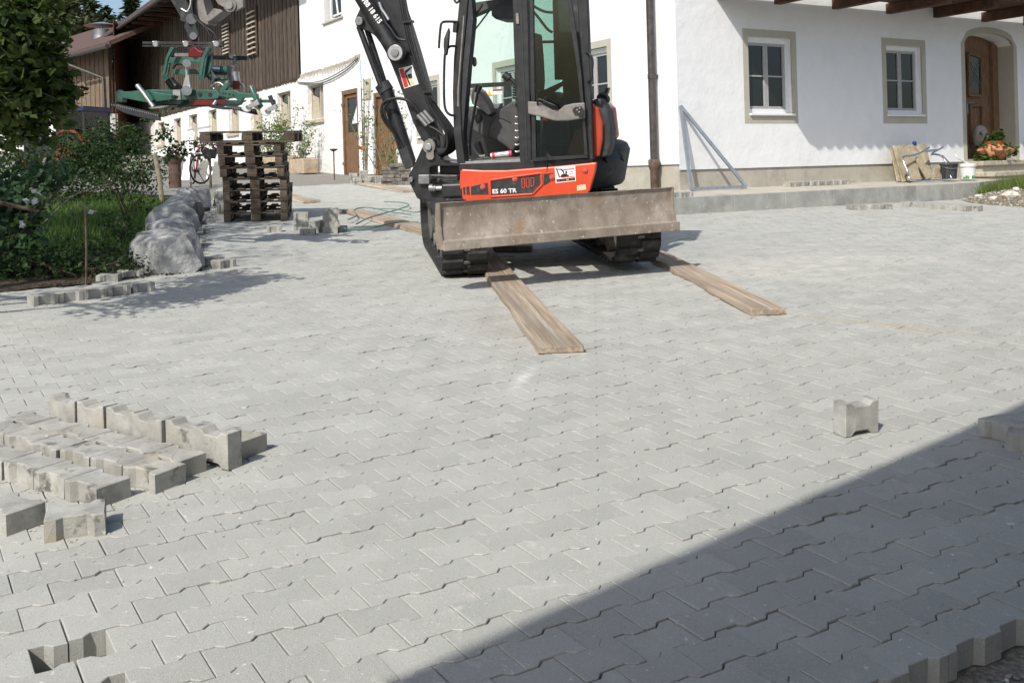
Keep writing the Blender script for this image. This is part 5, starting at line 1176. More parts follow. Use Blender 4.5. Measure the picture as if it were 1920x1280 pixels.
shrub('bindweed', 'big-leaved bindweed heap with white flowers at the left photo edge', (-4.95, 9.75), [(.05, .0, .22, .45, .35, .28), (-.1, .5, .55, .42, .4, .42), (-.15, .9, .85, .35, .4, .3), (.12, 1.2, 1.0, .22, .3, .2), (-.5, .2, .7, .5, .5, .5)], 1100, .10, 'leaf_blue', 'climber', group=GS, aspect=.85)
shrub('bush', 'dark low weeds growing along the bare soil edge', (-4.1, 9.75), [(-.45, .0, .14, .55, .35, .17), (.15, .15, .10, .5, .3, .12), (.5, .5, .08, .3, .3, .10), (-.2, .5, .16, .6, .4, .18), (-.9, .3, .2, .5, .4, .22)], 2600, .05, 'leaf_dark', 'weeds', group=GS)
shrub('bush', 'tall dense dark bush behind the wooden post', (-7.75, 20.6), [(0, 0, .75, .70, .6, .65), (-.4, .2, 1.15, .6, .6, .5), (.45, .1, .45, .40, .5, .40), (-.9, 0, .6, .5, .6, .55)], 3000, .075, 'leaf_dark', group=GS)
shrub('bush', 'loose thin bush standing alone on the lawn', (-6.1, 16.2), [(0, 0, .45, .30, .3, .35), (-.3, .1, .75, .25, .3, .3), (.25, .1, .3, .25, .3, .2)], 260, .065, 'leaf_dark', group=GS)
shrub('bush', 'broad dark bush before the parked tractor', (-9.3, 20.6), [(0, 0, .8, .85, .6, .65), (.8, .3, .8, .6, .6, .6), (-.9, .2, .55, .8, .7, .55)], 2600, .085, 'leaf_dark', group=GS)
shrub('bush', 'brighter green bush right of the dense dark bush', (-9.0, 22.6), [(0, 0, .55, .6, .5, .5), (.5, .2, .4, .5, .4, .38), (-.6, 0, .9, .6, .5, .6)], 1900, .07, 'leaf_mid', group=GS)
shrub('bush', 'small leafy bush at the lawn edge near the boulders', (-4.65, 12.4), [(0, 0, .15, .22, .35, .15), (-.25, .3, .25, .25, .3, .2)], 420, .05, 'leaf_dark', group=GS)
shrub('bush', 'low dark bush at the back edge of the lawn', (-8.4, 18.6), [(0, 0, .35, .7, .5, .35), (.9, .3, .30, .6, .4, .28), (-.9, 0, .5, .7, .5, .45)], 2200, .07, 'leaf_dark', group=GS)
# sparse vine hanging before the white barn wall
vt = thing('vine', 'sparse dark vine sprays hanging before the white barn wall', 'vine', M.Translation((-6.3, 17.5, gz(-6.3, 17.5))))
VL = []; VPTS = []
for (a, b, c_, d) in (((262, 225), (290, 215), (318, 195), (345, 190)), ((270, 260), (300, 250), (315, 240), (322, 262)), ((300, 300), (325, 285), (345, 268), (372, 262)), ((300, 285), (320, 275), (345, 285), (385, 292)), ((225, 240), (250, 235), (262, 250), (280, 268))):
    pts_ = [onplane(*q, (0, 17.2, 0), V((0, 1, 0))) - V((-6.3, 17.5, gz(-6.3, 17.5))) for q in (a, b, c_, d)]; VL.append(pts_)
    for q in spline(pts_, 12)[4:]:
        for _ in range(rnd.randint(1, 4)): VPTS.append((q.x + rnd.gauss(0, .035), q.y + rnd.gauss(0, .05), q.z + rnd.gauss(0, .045) - .03))
leaves('foliage', VPTS, .07, MT['leaf_dark'], vt, .8); stems(VL + [[(0, 0, -.05), (0, 0, .8), VL[0][0]]], .008, MT['bark'], vt)
# arching bare canes
ct = thing('canes', 'pale bare canes arching over the shaded lawn', 'canes', M.Translation((-5.6, 11.5, gz(-5.6, 11.5))))
CL = []
for q in (((45, 395), (90, 385), (150, 362), (215, 348)), ((60, 410), (100, 378), (130, 352), (150, 320)), ((70, 430), (130, 372), (175, 352), (205, 345)), ((140, 388), (165, 385), (190, 410), (200, 460)), ((90, 350), (110, 370), (150, 420), (160, 470))):
    CL.append([onplane(*p_, (0, 11.5 + .3 * i, 0), V((0, 1, 0))) - V((-5.6, 11.5, gz(-5.6, 11.5))) for i, p_ in enumerate(q)])
stems(CL, .008, MT['twig'], ct, 'cane'); leaves('foliage', [(p + V((rnd.gauss(0, .06), rnd.gauss(0, .06), rnd.gauss(0, .06)))) for q in CL for p in spline(q, 8)], .05, MT['leaf_dark'], ct)
fl = []
for (px, py, Y) in ((70, 361, 10.2), (56, 376, 10.2), (176, 395, 11.3), (45, 420, 9.9), (30, 330, 10.6)):
    p = onplane(px, py, (0, Y, 0), V((0, 1, 0))) - V((-4.95, 9.75, gz(-4.95, 9.75))); fl += [(p.x + rnd.gauss(0, .012), p.y + rnd.gauss(0, .012), p.z) for _ in range(5)]
leaves('blossom', fl, .06, MT['whitefl'], bpy.data.objects['bindweed'], .9)
def rod(px, py0, py1, r, m, name, label, cat, Y=None, px1=None):
    p = g(px, py0); q = onplane(px if px1 is None else px1, py1, p, V((0, 1, 0))); mb = MB(); mb.tube([(0, 0, -.15), V(q - p) * .5 + V((.01, 0, 0)), V(q - p)], r, 8, 3)
    return tag(mb.build(name, MT[m], None, 60, mw=M.Translation(p)), label, cat)
rod(160, 534, 390, .011, 'castiron', 'iron_rod', 'thin rusty iron rod stuck in the soil', 'rod')
rod(306, 384, 288, .045, 'twig', 'wooden_post', 'leaning pale wooden post at the garden edge', 'post', None, 290)
rod(357, 352, 342, .02, 'castiron', 'stub_post', 'short rusty stub post beyond the boulders', 'post')
# loose dirt and clods at the bed edge
pts = []
for _ in range(900):
    a = rnd.random(); q = V(gp(60 + 290 * a, 538 - 26 * a)); pts.append((q.x + rnd.uniform(-.25, .15), q.y + rnd.uniform(0, .55), gz(q.x, q.y) + .01))
pebbles('clods', pts, .014, MT['soil'])
pts = []
for _ in range(1500):
    a = rnd.random(); q = V(gp(345 + 40 * rnd.random(), 516 - 60 * a)); pts.append((q.x + rnd.uniform(-.12, .06), q.y + rnd.uniform(-.1, .1), gz(q.x, q.y) + .004 + rnd.uniform(-.05, 0)))
pebbles('grit', pts, .009, MT['peb'])
for i, (px, py, yaw) in enumerate(((200, 528, .1), (240, 520, .7))):
    p = g(px, py); stone(p.x, p.y + .06, yaw, -.02, ('dirty stone half sunk in the soil beside the bed edge', 'dirty tilted stone against the nearest boulder')[i], 'dirty stones in the bed')
# ================================================================ trees
def limb_tree(t, tips, r0, r1):
    mb = MB()
    for pts in tips:
        P = spline([V(p) for p in pts], 5); n = len(P); mb.tube(P, [r0 + (r1 - r0) * i / (n - 1) for i in range(n)], 7)
    return mb.build('limb', MT['bark'], t, 60)
# broadleaf tree left of the picture whose lower branches reach into it
tb_ = V((-6.4, 5.6, gz(-6.4, 5.6))); tree = thing('tree', 'leafy tree whose branches hang into the upper left corner', 'tree', M.Translation(tb_))
mb = MB(); P = spline([V((0, 0, -.2)), V((.05, .1, 1.2)), V((-.1, 0, 2.6)), V((0, .2, 4.2)), V((.1, .2, 6.0))], 5); mb.tube(P, [.17 - .12 * i / (len(P) - 1) for i in range(len(P))], 10); mb.build('trunk', MT['bark'], tree, 60)
limb_tree(tree, [[(0, .05, 1.3), (1.1, .6, 1.7), (2.2, 1.2, 1.75), (2.95, 1.7, 1.55)], [(-.05, 0, 2.0), (1.0, .9, 2.3), (2.0, 1.6, 2.5), (2.8, 2.0, 2.4)], [(0, 0, 2.6), (-1.4, .6, 3.2), (-2.2, 1.0, 3.8)], [(0, .2, 3.6), (.8, -1.2, 4.4), (1.2, -2.0, 4.7)], [(0, .2, 3.2), (-.4, 1.9, 3.8), (-.2, 2.9, 4.2)], [(0, .1, 1.6), (.9, 1.1, 1.3), (1.9, 1.9, 1.1), (2.7, 2.4, .85)]], .055, .012)
LB = []; TW = []
for (px, py, Y, r, n) in ((18, 28, 7.3, .26, 230), (62, 12, 7.6, .20, 150), (38, 92, 7.3, .24, 220), (88, 62, 7.5, .15, 90), (12, 150, 7.2, .24, 220), (72, 132, 7.4, .19, 150), (104, 108, 7.6, .11, 55), (42, 196, 7.3, .20, 150), (92, 162, 7.5, .13, 75), (18, 240, 7.3, .18, 90), (78, 222, 7.5, .12, 50), (62, 250, 7.5, .08, 25), (116, 134, 7.6, .08, 28), (108, 186, 7.5, .07, 24), (140, 165, 7.6, .035, 9), (-60, 60, 7.2, .5, 400), (-70, 190, 7.0, .5, 400), (100, 205, 7.6, .06, 18), (85, -20, 7.5, .22, 110), (120, 160, 7.6, .05, 14), (50, 50, 7.9, .3, 160), (30, 120, 7.9, .3, 160)):
    p = onplane(px, py, (0, Y, 0), V((0, 1, 0))) - tb_; LB.append(blob(p, (r, r * 1.5, r * .9), n, .05))
    for _ in range(3):
        e = p + V((rnd.uniform(-1, 1.3) * r, rnd.uniform(-1, 1) * r, rnd.uniform(-1.2, .8) * r)); q0 = p + V((-.45, -.2, rnd.uniform(-.1, .3))); TW.append([q0, q0.lerp(e, .5) + V((0, 0, .05)), e])
        for f_ in (.55, .7, .85, 1.0, 1.08): LB.append(np.array([q0.lerp(e, f_) + V((rnd.gauss(0, .02), rnd.gauss(0, .02), rnd.gauss(0, .02))) for _ in range(3)]))
stems(TW, .007, MT['twig'], tree, 'twig')
for (x, y, z, r, n) in ((0, .2, 4.6, 1.5, 900), (-1.3, .6, 3.8, 1.2, 700), (-.2, 1.8, 4.2, 1.2, 700), (.2, .3, 6.0, 1.2, 700), (-1.5, 1.4, 4.9, 1.2, 600), (-1.2, -.8, 3.4, 1.0, 400)): LB.append(blob((x, y, z), (r, r, r * .8), n, .3))
leaves('crown', np.concatenate(LB), .078, MT['leaf_tree'], tree, .75, .5)
# taller garden tree outside the picture that shades the bed
tb2 = V((-9.1, 9.4, gz(-9.1, 9.4))); tr2 = thing('tree', 'tall broad tree left of the garden, shading lawn and boulders', 'tree', M.Translation(tb2))
mb = MB(); P = spline([V((0, 0, -.2)), V((.1, 0, 2)), V((0, .1, 4)), V((.2, 0, 7))], 5); mb.tube(P, [.24 - .17 * i / (len(P) - 1) for i in range(len(P))], 10); mb.build('trunk', MT['bark'], tr2, 60)
limb_tree(tr2, [[(0, 0, 3), (1.2, -.8, 4.2), (2.2, -1.4, 5.0)], [(0, 0, 3.4), (-1.4, .4, 4.6), (-2.2, .8, 5.4)], [(.1, 0, 4), (.5, 1.4, 5.2), (.8, 2.4, 5.8)], [(0, 0, 2.6), (.4, -1.6, 3.6), (.6, -2.8, 4.2)]], .09, .02)
leaves('crown', np.concatenate([blob(c_, (r, r, r * .75), n, .25) for c_, r, n in (((0, 0, 6.2), 1.7, 1500), ((1.9, -1.2, 5.2), 1.5, 1300), ((-2, .7, 5.4), 1.5, 900), ((.7, 2.2, 5.8), 1.6, 1300), ((.5, -2.6, 4.4), 1.4, 1100), ((2.3, .6, 5.4), 1.3, 1000), ((0, 0, 7.6), 1.2, 700), ((1.6, 1.9, 4.6), .9, 500))]), .13, MT['leaf_tree'], tr2, .75, .4)
# trees behind the shed
def conifer(px, Y, top_py, rad_, label, m='conifer', n=2600):
    x = (px - CXP) / FPX * Y; base = V((x, Y, gz(x, Y) - .2)); top = onplane(px, top_py, (0, Y, 0), V((0, 1, 0))).z; h = top - base.z
    t = thing('tree', label, 'tree', M.Translation(base), 'trees behind the shed'); mb = MB(); mb.tube([(0, 0, 0), (0, 0, h * .5), (0, 0, h * .98)], [.28, .18, .03], 8); mb.build('trunk', MT['bark'], t, 60)
    f = nrg.random(n) ** .75; a = nrg.random(n) * 6.283; whorl = np.floor(f * 22) / 22
    z = h * (1 - whorl * .92) + nrg.normal(0, .12, n); r = rad_ * (whorl + .04) * (.25 + .75 * nrg.random(n)) * (1 + .25 * np.sin(a * 5 + whorl * 40)); z = z - r * .25
    leaves('crown', np.stack([r * np.cos(a), r * np.sin(a), z], 1), .75, MT[m], t, .35, .5); return t
def broad(px, Y, top_py, rad_, label, m='conifer2', n=3000):
    x = (px - CXP) / FPX * Y; base = V((x, Y, gz(x, Y) - .2)); top = onplane(px, top_py, (0, Y, 0), V((0, 1, 0))).z; h = top - base.z
    t = thing('tree', label, 'tree', M.Translation(base), 'trees behind the shed'); mb = MB(); mb.tube([(0, 0, 0), (.2, 0, h * .5), (0, 0, h * .9)], [.4, .25, .06], 8); mb.build('trunk', MT['bark'], t, 60)
    limb_tree(t, [[(0, 0, h * .4), (rad_ * .4 * math.cos(k), rad_ * .4 * math.sin(k), h * .6), (rad_ * .7 * math.cos(k), rad_ * .7 * math.sin(k), h * .75)] for k in (0, 1.3, 2.6, 3.9, 5.2)], .14, .04)
    P = [blob((rnd.uniform(-.75, .75) * rad_, rnd.uniform(-.7, .7) * rad_, h * rnd.uniform(.42, .90)), (rad_ * .38, rad_ * .38, h * .10), n // 16, .3) for _ in range(16)] + [blob((0, 0, h * .9), (rad_ * .35, rad_ * .35, h * .1), n // 10, .3)]
    leaves('crown', np.concatenate(P), .55, MT[m], t, .6, .2); return t
broad(20, 84, -60, 4.2, 'tall olive-green tree at the far left behind the shed')
broad(95, 88, -30, 4.6, 'broad olive-green tree behind the shed roof')
broad(138, 80, -12, 3.6, 'rounded olive tree rising above the shed ridge', 'conifer2')
conifer(178, 84, 2, 2.6, 'dark pointed conifer between the rounded trees and the sky')
conifer(205, 90, 18, 2.2, 'small dark conifer just above the shed ridge')
conifer(60, 92, -40, 3.2, 'tall dark conifer behind the leafy branches')
conifer(255, 82, -14, 1.7, 'lone slender spruce against the sky above the barn eave')
conifer(229, 96, 30, 1.3, 'tiny far conifer top beside the lone spruce', n=900)
# ================================================================ things along the house and the barn
def rpt(px, py, off): s, z = Rp(px, py, off); return WR(s, -off, z)
MT['oldply'] = mat('stained_board', (.27, .225, .145), (.47, .41, .29), scale=4, rough=.9, detail=9, dirt=[((.15, .12, .08), 5, .52, .68), ((.58, .53, .42), 9, .60, .68)])
def leaning(pts, th, label, group):
    P = [rpt(*q) for q in pts]; c_ = sum(P, V((0, 0, 0))) / len(P); n_ = (P[1] - P[0]).cross(P[2] - P[0]).normalized()
    if n_.dot(NRv) < 0: n_ = -n_
    o = MB().prism([p - c_ for p in P], -n_ * th).build('board', MT['oldply'], None, 0, .005, mw=M.Translation(c_)); return tag(o, label, 'board', group)
GB = 'boards leaning on the house wall'
leaning([(1670, 275.5, .16), (1700, 273, .16), (1712, 338.5, .50), (1683, 340.5, .50)], .03, 'board at the back of the leaning boards, edge showing on the left', GB)
leaning([(1675, 273, .24), (1737, 270.5, .24), (1749.5, 331, .60), (1693, 341, .60)], .03, 'largest stained square board leaning on the house wall', GB)
leaning([(1697, 296, .55), (1715, 295.5, .55), (1728.5, 336.5, .72), (1707, 338.5, .72)], .025, 'narrow board leaning on the largest stained board', GB)
leaning([(1716, 297, .62), (1723, 293, .62), (1753, 330, .75), (1738, 336.5, .75)], .025, 'slanting plank end leaning right of the narrow board', GB)
leaning([(1752, 315, .62), (1764.5, 313.5, .62), (1765, 333, .68), (1750, 334, .68)], .03, 'small square block board before the black bucket', GB)
c_ = rpt(1714.5, 268.5, .24); mb = MB(); mb.lathe([(.001, -.045), (.03, -.035), (.045, 0), (.03, .035), (.001, .045)], 14); MT['blueball'] = mat('blue_plastic', (.015, .03, .25), None, rough=.35)
tag(mb.build('ball', MT['blueball'], None, 60, mw=M.Translation(c_)), 'small blue ball on top of the largest leaning board', 'ball')
o0 = rpt(1740, 338, .9); fr = thing('chair_frame', 'bent chrome tube chair frame lying against the leaning boards', 'chair frame', M.Translation(o0))
mb = MB(); mb.tube([rpt(*q) - o0 for q in ((1742.5, 276.5, .55), (1726, 287, .62), (1711, 291.5, .66), (1697, 293.5, .72), (1693, 300, .74), (1702, 322, .86), (1708.5, 338, .95), (1740, 339, .98), (1780, 335.5, .98), (1782.5, 331, .96), (1772.5, 303, .78), (1766, 293.5, .72), (1755, 289.5, .66), (1745, 290, .64), (1758, 282, .6), (1768, 276.5, .55))], .018, 8, 6); mb.build('tube', MT['chrome'], fr, 60)
mb = MB(); mb.bar(rpt(1736, 283.5, .6) - o0, rpt(1758, 281.5, .6) - o0, .03, .05); mb.build('crossbar', MT['zinc'], fr)
mb = MB(); mb.tube([rpt(*q) - o0 for q in ((1766, 291, .72), (1776, 301, .6), (1785, 310, .5))], .012, 6, 3); mb.build('stay', MT['steel'], fr, 60)
def bucket(px, py, r0, r1, h, m, label, off=.85):
    p = rpt(px, py, off); t = thing('bucket', label, 'bucket', M.Translation((p.x, p.y, p.z)))
    mb = MB(); mb.lathe([(r0, 0), (r1, h), (r1 + .012, h), (r1 + .012, h - .03), (r1 - .012, h - .01), (r0 - .01, .02)], 24); b = mb.build('body', MT[m], t, 40); return t, b
MT['bblack'] = mat('dirty_black_plastic', (.018, .019, .022), (.06, .062, .068), scale=9, rough=.55, stretch=(3, 3, .5))
MT['bwhite'] = mat('white_plastic', (.72, .72, .70), (.78, .78, .77), scale=6, rough=.4)
MT['bgreen'] = mat('green_print', (.02, .20, .04), (.05, .32, .08), scale=30, rough=.5)
t, b = bucket(1780, 335.5, .135, .165, .30, 'bblack', 'dirty black plastic bucket beside the white bucket')
mb = MB(); mb.tube([(-.165, 0, .27), (-.12, -.13, .22), (0, -.175, .2), (.12, -.13, .22), (.165, 0, .27)], .006, 6, 4); mb.build('handle', MT['steel'], t, 60)
t, b = bucket(1814.5, 335.5, .135, .155, .27, 'bwhite', 'white plastic bucket with green print at its base')
mb = MB(); mb.lathe([(.172, .255), (.172, .30), (.16, .305), (.02, .305)], 24); mb.build('lid', MT['bwhite'], t, 40)
for k in range(8):
    a = rad(-150 + k * 17); mb = MB(); r = .1365; hh = .05 + .035 * ((k * 7) % 3); a2 = a + rad(16)
    if k in (3,): continue
    mb.add([(r * 1.005 * math.cos(a), r * 1.005 * math.sin(a), .004), (r * 1.005 * math.cos(a2), r * 1.005 * math.sin(a2), .004), (r * 1.03 * math.cos(a2), r * 1.03 * math.sin(a2), hh * .6), (r * 1.03 * math.cos((a + a2) / 2), r * 1.03 * math.sin((a + a2) / 2), hh), (r * 1.03 * math.cos(a), r * 1.03 * math.sin(a), hh * .5)], [(0, 1, 2, 3, 4)]); mb.build('print', MT['bgreen'], t)
p = rpt(1810, 304, .85); mb = MB(); mb.tube([rpt(1791, 289, .8) - p, rpt(1796, 297, .84) - p, rpt(1806, 302, .86) - p, rpt(1818, 308, .88) - p, rpt(1824, 311, .86) - p], .012, 6, 4)
tag(mb.build('stick', MT['bwhite'], None, 60, mw=M.Translation(p)), 'pale crooked stick lying across the white bucket lid', 'stick')
# strawberry pot with ivy
MT['terra'] = mat('terracotta', (.42, .17, .085), (.55, .26, .14), scale=9, rough=.85)
p = WR(8.63, -.18, 1.405); pot = thing('flower_pot', 'terracotta pot with side pockets and trailing ivy on the top step', 'flower pot', M.Translation(p))
mb = MB(); mb.lathe([(.16, 0), (.25, .10), (.28, .2), (.24, .29), (.19, .34), (.22, .40), (.24, .42), (.2, .42), (.17, .36)], 26); mb.build('body', MT['terra'], pot, 50)
for a in range(6):
    an = rad(60 * a + 20); d = V((math.cos(an), math.sin(an), 0)); mb = MB(); c0 = d * .25 + V((0, 0, .19)); mb.tube([c0 - V((0, 0, .08)), c0 + d * .07, c0 + d * .10 + V((0, 0, .06))], [.04, .07, .09], 12); mb.build('pocket', MT['terra'], pot, 60)
leaves('ivy', np.concatenate([blob((0, 0, .46), (.24, .24, .12), 120, .2), blob((0, 0, .22), (.40, .38, .2), 230, .8), blob((-.25, -.2, .03), (.28, .18, .08), 110, .2), blob((.05, -.1, .55), (.1, .1, .12), 40, .2), blob((.3, -.1, .2), (.2, .2, .12), 60, .2)]), .085, MT['leaf_mid'], pot, .8)
MT['ornament'] = mat('pale_ornament', (.22, .205, .19), (.36, .34, .32), scale=8, rough=.85, bump=.006, bscale=30)
p = WR(8.70, .18, 1.405); mb = MB(); mb.lathe([(.09, 0), (.13, .1), (.12, .3), (.15, .42), (.16, .55), (.14, .66), (.09, .74), (.02, .78)], 18); orn = mb.build('figure', MT['ornament'], None, 60, mw=M.Translation(p))
tag(orn, 'pale grey rounded garden figure behind the terracotta pot', 'figure'); mb = MB(); mb.tube([(-.05, -.11, .62), (-.07, -.17, .60), (-.05, -.19, .56)], .015, 6, 3); mb.build('beak', MT['bblack'], orn, 60)
p = WR(9.98, -.35, 1.405); dp_ = thing('planter', 'dark planter on the top step at the right photo edge', 'planter', M.Translation(p))
mb = MB(); mb.lathe([(.10, 0), (.13, .05), (.16, .38), (.18, .40), (.18, .44), (.15, .44), (.14, .38)], 20); mb.build('body', MT['bblack'], dp_, 50)
# steel triangle frame
o0 = rpt(1296, 355, .35); tri = thing('triangle_frame', 'grey steel triangle frame leaning on the house corner', 'frame', M.Translation(o0))
A_, B_, C_ = rpt(1276, 199, .05) - o0, rpt(1296, 354.5, .35) - o0, rpt(1399, 350, .40) - o0
MT['bluegrey'] = mat('blue_grey_steel', (.26, .29, .33), (.34, .37, .41), scale=9, rough=.5, metal=.3)
for (u_, v_) in ((A_, B_), (A_, C_), (B_, C_)): MB().bar(u_, v_, .055, .035, NRv).build('bar', MT['bluegrey'], tri)
# gravel mound with grass
MC = (9.3, 18.35)
def mz(x, y): d = math.hypot((x - MC[0]) / 1.15, (y - MC[1]) / 1.3); return gz(x, y) - .02 + .30 * smooth01(1.15 - d)
XS_ = [7.95 + .12 * i for i in range(34)]; YS_ = [16.75 + .12 * i for i in range(32)]
MT['rubble'] = mat('rubble_soil', (.12, .095, .065), (.27, .22, .16), scale=14, rough=.95, bump=.03, bscale=24, co='World')
tag(grid_sheet('gravel_mound', XS_, YS_, mz, MT['rubble']), kind='structure')
pts = []
for _ in range(1500):
    x, y = rnd.gauss(MC[0] - .2, .6), rnd.gauss(MC[1] - .3, .6)
    if math.hypot((x - MC[0]) / 1.25, (y - MC[1]) / 1.4) < 1: pts.append((x, y, mz(x, y) + .005))
pebbles('gravel', pts, .022, MT['peb'])
MT['limest'] = mat('pale_stone', (.46, .43, .37), (.64, .61, .55), scale=8, rough=.9, bump=.01, bscale=30)
for i, (px, py, s_) in enumerate(((1873, 352, .11), (1895, 366, .12), (1843, 352, .07), (1862, 372, .07), (1905, 355, .06), (1835, 368, .06))):
    d = ray(px, py); P_ = None
    for k in range(400):
        q_ = CAMP + d * (14 + k * .02)
        if q_.z < mz(q_.x, q_.y) + .01: P_ = q_; break
    if P_ is None: continue
    import bmesh
    bmm = bmesh.new(); bmesh.ops.create_icosphere(bmm, subdivisions=2, radius=1)
    for v in bmm.verts: v.co = V((v.co.x * s_ * 1.2, v.co.y * s_, v.co.z * s_ * .7)) * rnd.uniform(.8, 1.12)
    me = bpy.data.meshes.new('stone'); bmm.to_mesh(me); bmm.free(); me.materials.append(MT['limest'])
    tag(link('field_stone', me, mw=M.Translation(P_)), ('largest rounded pale stone in the gravel mound', 'flat pale stone lowest on the gravel mound', 'small pale stone at the kerb end of the mound', 'small pale stone in the middle of the mound', 'small pale stone under the grass of the mound', 'lowest small pale stone beside the kerb end')[i], 'stone', 'pale stones in the gravel mound')
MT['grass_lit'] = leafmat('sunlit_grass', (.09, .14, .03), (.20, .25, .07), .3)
gpoly = [(8.6, 18.9), (8.75, 18.4), (9.0, 18.0), (9.4, 17.6), (10.8, 17.4), (11.6, 20.2), (9.9, 20.3), (8.9, 19.6)]
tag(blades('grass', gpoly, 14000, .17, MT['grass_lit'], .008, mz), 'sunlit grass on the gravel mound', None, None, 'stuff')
# ================================================================ in front of the barn wall
def lpt(px, py, off): s, z = Lp(px, py, off); return WL(s, -off, z)
MT['trough'] = mat('stone_trough', (.33, .255, .175), (.50, .41, .30), scale=6, rough=.92, bump=.01, bscale=20)
def trough(s0, s1, label, pl):
    a = WL((s0 + s1) / 2, -.75, 0); a.z = gz(a.x, a.y); t = thing('planter_trough', label, 'planter', frameM(LDv * -1, -NLv, (0, 0, 1), a), 'stone troughs by the barn wall')
    w_ = (s1 - s0) / 2; mb = MB(); mb.bx(-w_, w_, -.25, .25, -.1, .36); mb.build('trough', MT['trough'], t, 0, .03); mb = MB(); mb.bx(-w_ + .06, w_ - .06, -.19, .19, .36, .375); mb.build('soil', MT['soil'], t)
    return t
t1 = trough(17.75, 20.5, 'long stone trough with tall leafy plants by the barn wall', 1)
t2 = trough(16.0, 17.6, 'short stone trough beside the garden torch', 1)
def tallplant(s, h, n, label, spread=.45, m='leaf_lit', off=.75, size=.10, flower=None):
    a = WL(s, -off, 0); a.z = gz(a.x, a.y) + (.36 if off == .75 else 0); t = thing('plant', label, 'plant', M.Translation(a), 'plants along the barn wall'); L = []; P = []
    for _ in range(9):
        dx, dy = rnd.gauss(0, spread * .6), rnd.gauss(0, spread * .4); hh = h * rnd.uniform(.55, 1.05); q = [V((dx * .2, dy * .2, -.02)), V((dx * .6, dy * .6, hh * .5)), V((dx, dy, hh))]; L.append(q)
        for c_ in spline(q, 10)[3:]:
            for _ in range(max(1, n // 80)): P.append((c_.x + rnd.gauss(0, .10), c_.y + rnd.gauss(0, .08), c_.z + rnd.gauss(0, .07)))
    leaves('foliage', P, size, MT[m], t, .5, .4); stems(L, .012, MT['twig'], t)
    if flower: leaves('blossom', [P[i] for i in rnd.sample(range(len(P)), 26)], .12, MT[flower], t, .9)
    return t
tallplant(19.9, 1.25, 240, 'bushy plant at the pallet end of the long trough'); tallplant(18.2, 1.75, 330, 'tallest leafy plant, in the middle of the long trough'); tallplant(17.0, 1.2, 160, 'thin drooping plant over the short trough', .4)
tallplant(10.8, 2.3, 280, 'rose bush with orange blossoms behind the excavator boom', .6, 'leaf_lit', .5, .09, 'orangefl'); tallplant(12.7, 2.7, 60, 'sparse climbing rose beside the second plank door', .25, 'leaf_lit', .4, .09)
p = g(627, 334); mb = MB(); mb.cyl((0, 0, -.05), (0, 0, .72), .018, None, 8); mb.lathe([(.02, .70), (.06, .72), (.11, .755), (.11, .77), (.02, .78)], 16); tag(mb.build('garden_torch', MT['castiron'], None, 40, mw=M.Translation(p)), 'rusty garden torch with a dish top beside the plank door', 'torch')
# old stone slabs
for k in range(6):
    for j in range(3):
        if k == 5 and j == 0: continue
        p = g(727 + j * 17, 347); x, y = p.x + rnd.uniform(-.04, .04), p.y + .15 + rnd.uniform(-.04, .04)
        mb = MB(); mb.bx(-.13 - rnd.uniform(0, .03), .13, -.15, .15, 0, .078); o = mb.build('slab', MT['brick_dark'], None, 0, .012, mw=yardM(x, y, rnd.uniform(-.2, .2), .082 * k))
        tag(o, 'old dark slab, layer %s from the ground, %s column of the pile' % (('one', 'two', 'three', 'four', 'five', 'six')[k], ('left', 'middle', 'right')[j]), 'slab', 'old slabs piled before the house')
# cord on the paving
gp3 = lambda px, py, h=.06: g(px, py, h)
MT['cord'] = mat('green_cord', (.10, .19, .15), (.16, .26, .21), scale=30, rough=.8)
o0 = g(700, 405); mb = MB()
for q in (((652, 412), (668, 404), (665, 393), (690, 389), (730, 397), (770, 402)), ((668, 420), (690, 409), (720, 400), (765, 386), (755, 380), (720, 378)), ((640, 428), (690, 428), (740, 418), (785, 416)), ((700, 392), (740, 392), (775, 398), (790, 396))):
    mb.tube([gp3(*p_) - o0 for p_ in q], .010, 6, 6)
tag(mb.build('cord', MT['cord'], None, 60, mw=M.Translation(o0)), 'tangled green cord lying over the pale plank', 'cord')
# ladder-like aluminium trestle, flower baskets
o0 = g(346, 345); tr = thing('trestle', 'folded aluminium trestle leaning at the barn wall left of the bicycle', 'trestle', M.Translation(o0)); F0 = V((0, 1, 0))
for (a, b) in (((342, 338), (350, 244)), ((346, 338), (353, 244)), ((350, 338), (355, 246)), ((353, 338), (356, 248)), ((388, 338), (392, 285)), ((394, 338), (396, 285))):
    MB().bar(onplane(*a, o0, F0) - o0, onplane(*b, o0, F0) - o0 + V((0, .3, 0)), .05, .04, F0).build('rail', MT['zinc'], tr)
MB().bar(onplane(352, 245, o0, F0) - o0, onplane(396, 237, o0, F0) - o0, .04, .04, F0).build('crossbar', MT['zinc'], tr)
for i, (px, py) in enumerate(((393, 278), (327, 292))):
    p = onplane(px, py, (0, 23.8, 0), F0); t = thing('flower_basket', ('pink flowers above the bicycle handlebar', 'purple flowers in a brown pot left of the trestle')[i], 'flowers', M.Translation(p))
    h_ = p.z - gz(p.x, p.y)
    mb = MB(); mb.lathe([(.12, -.25), (.2, -.05), (.21, -.03), (.02, -.04)], 16); mb.build('pot', MT['castiron'] if i else MT['bblack'], t, 40); mb = MB(); mb.cyl((0, 0, -h_ - .02), (0, 0, -.2), .03 if not i else .14); mb.build('stand', MT['castiron'], t, 40)
    leaves('foliage', blob((0, 0, .03), (.28, .25, .16), 120, .3), .09, MT['leaf_dark'], t); leaves('blossom', blob((0, 0, .07), (.26, .24, .16), 60 if i == 0 else 30, .6), .06, MT['pinkfl'], t, .95)
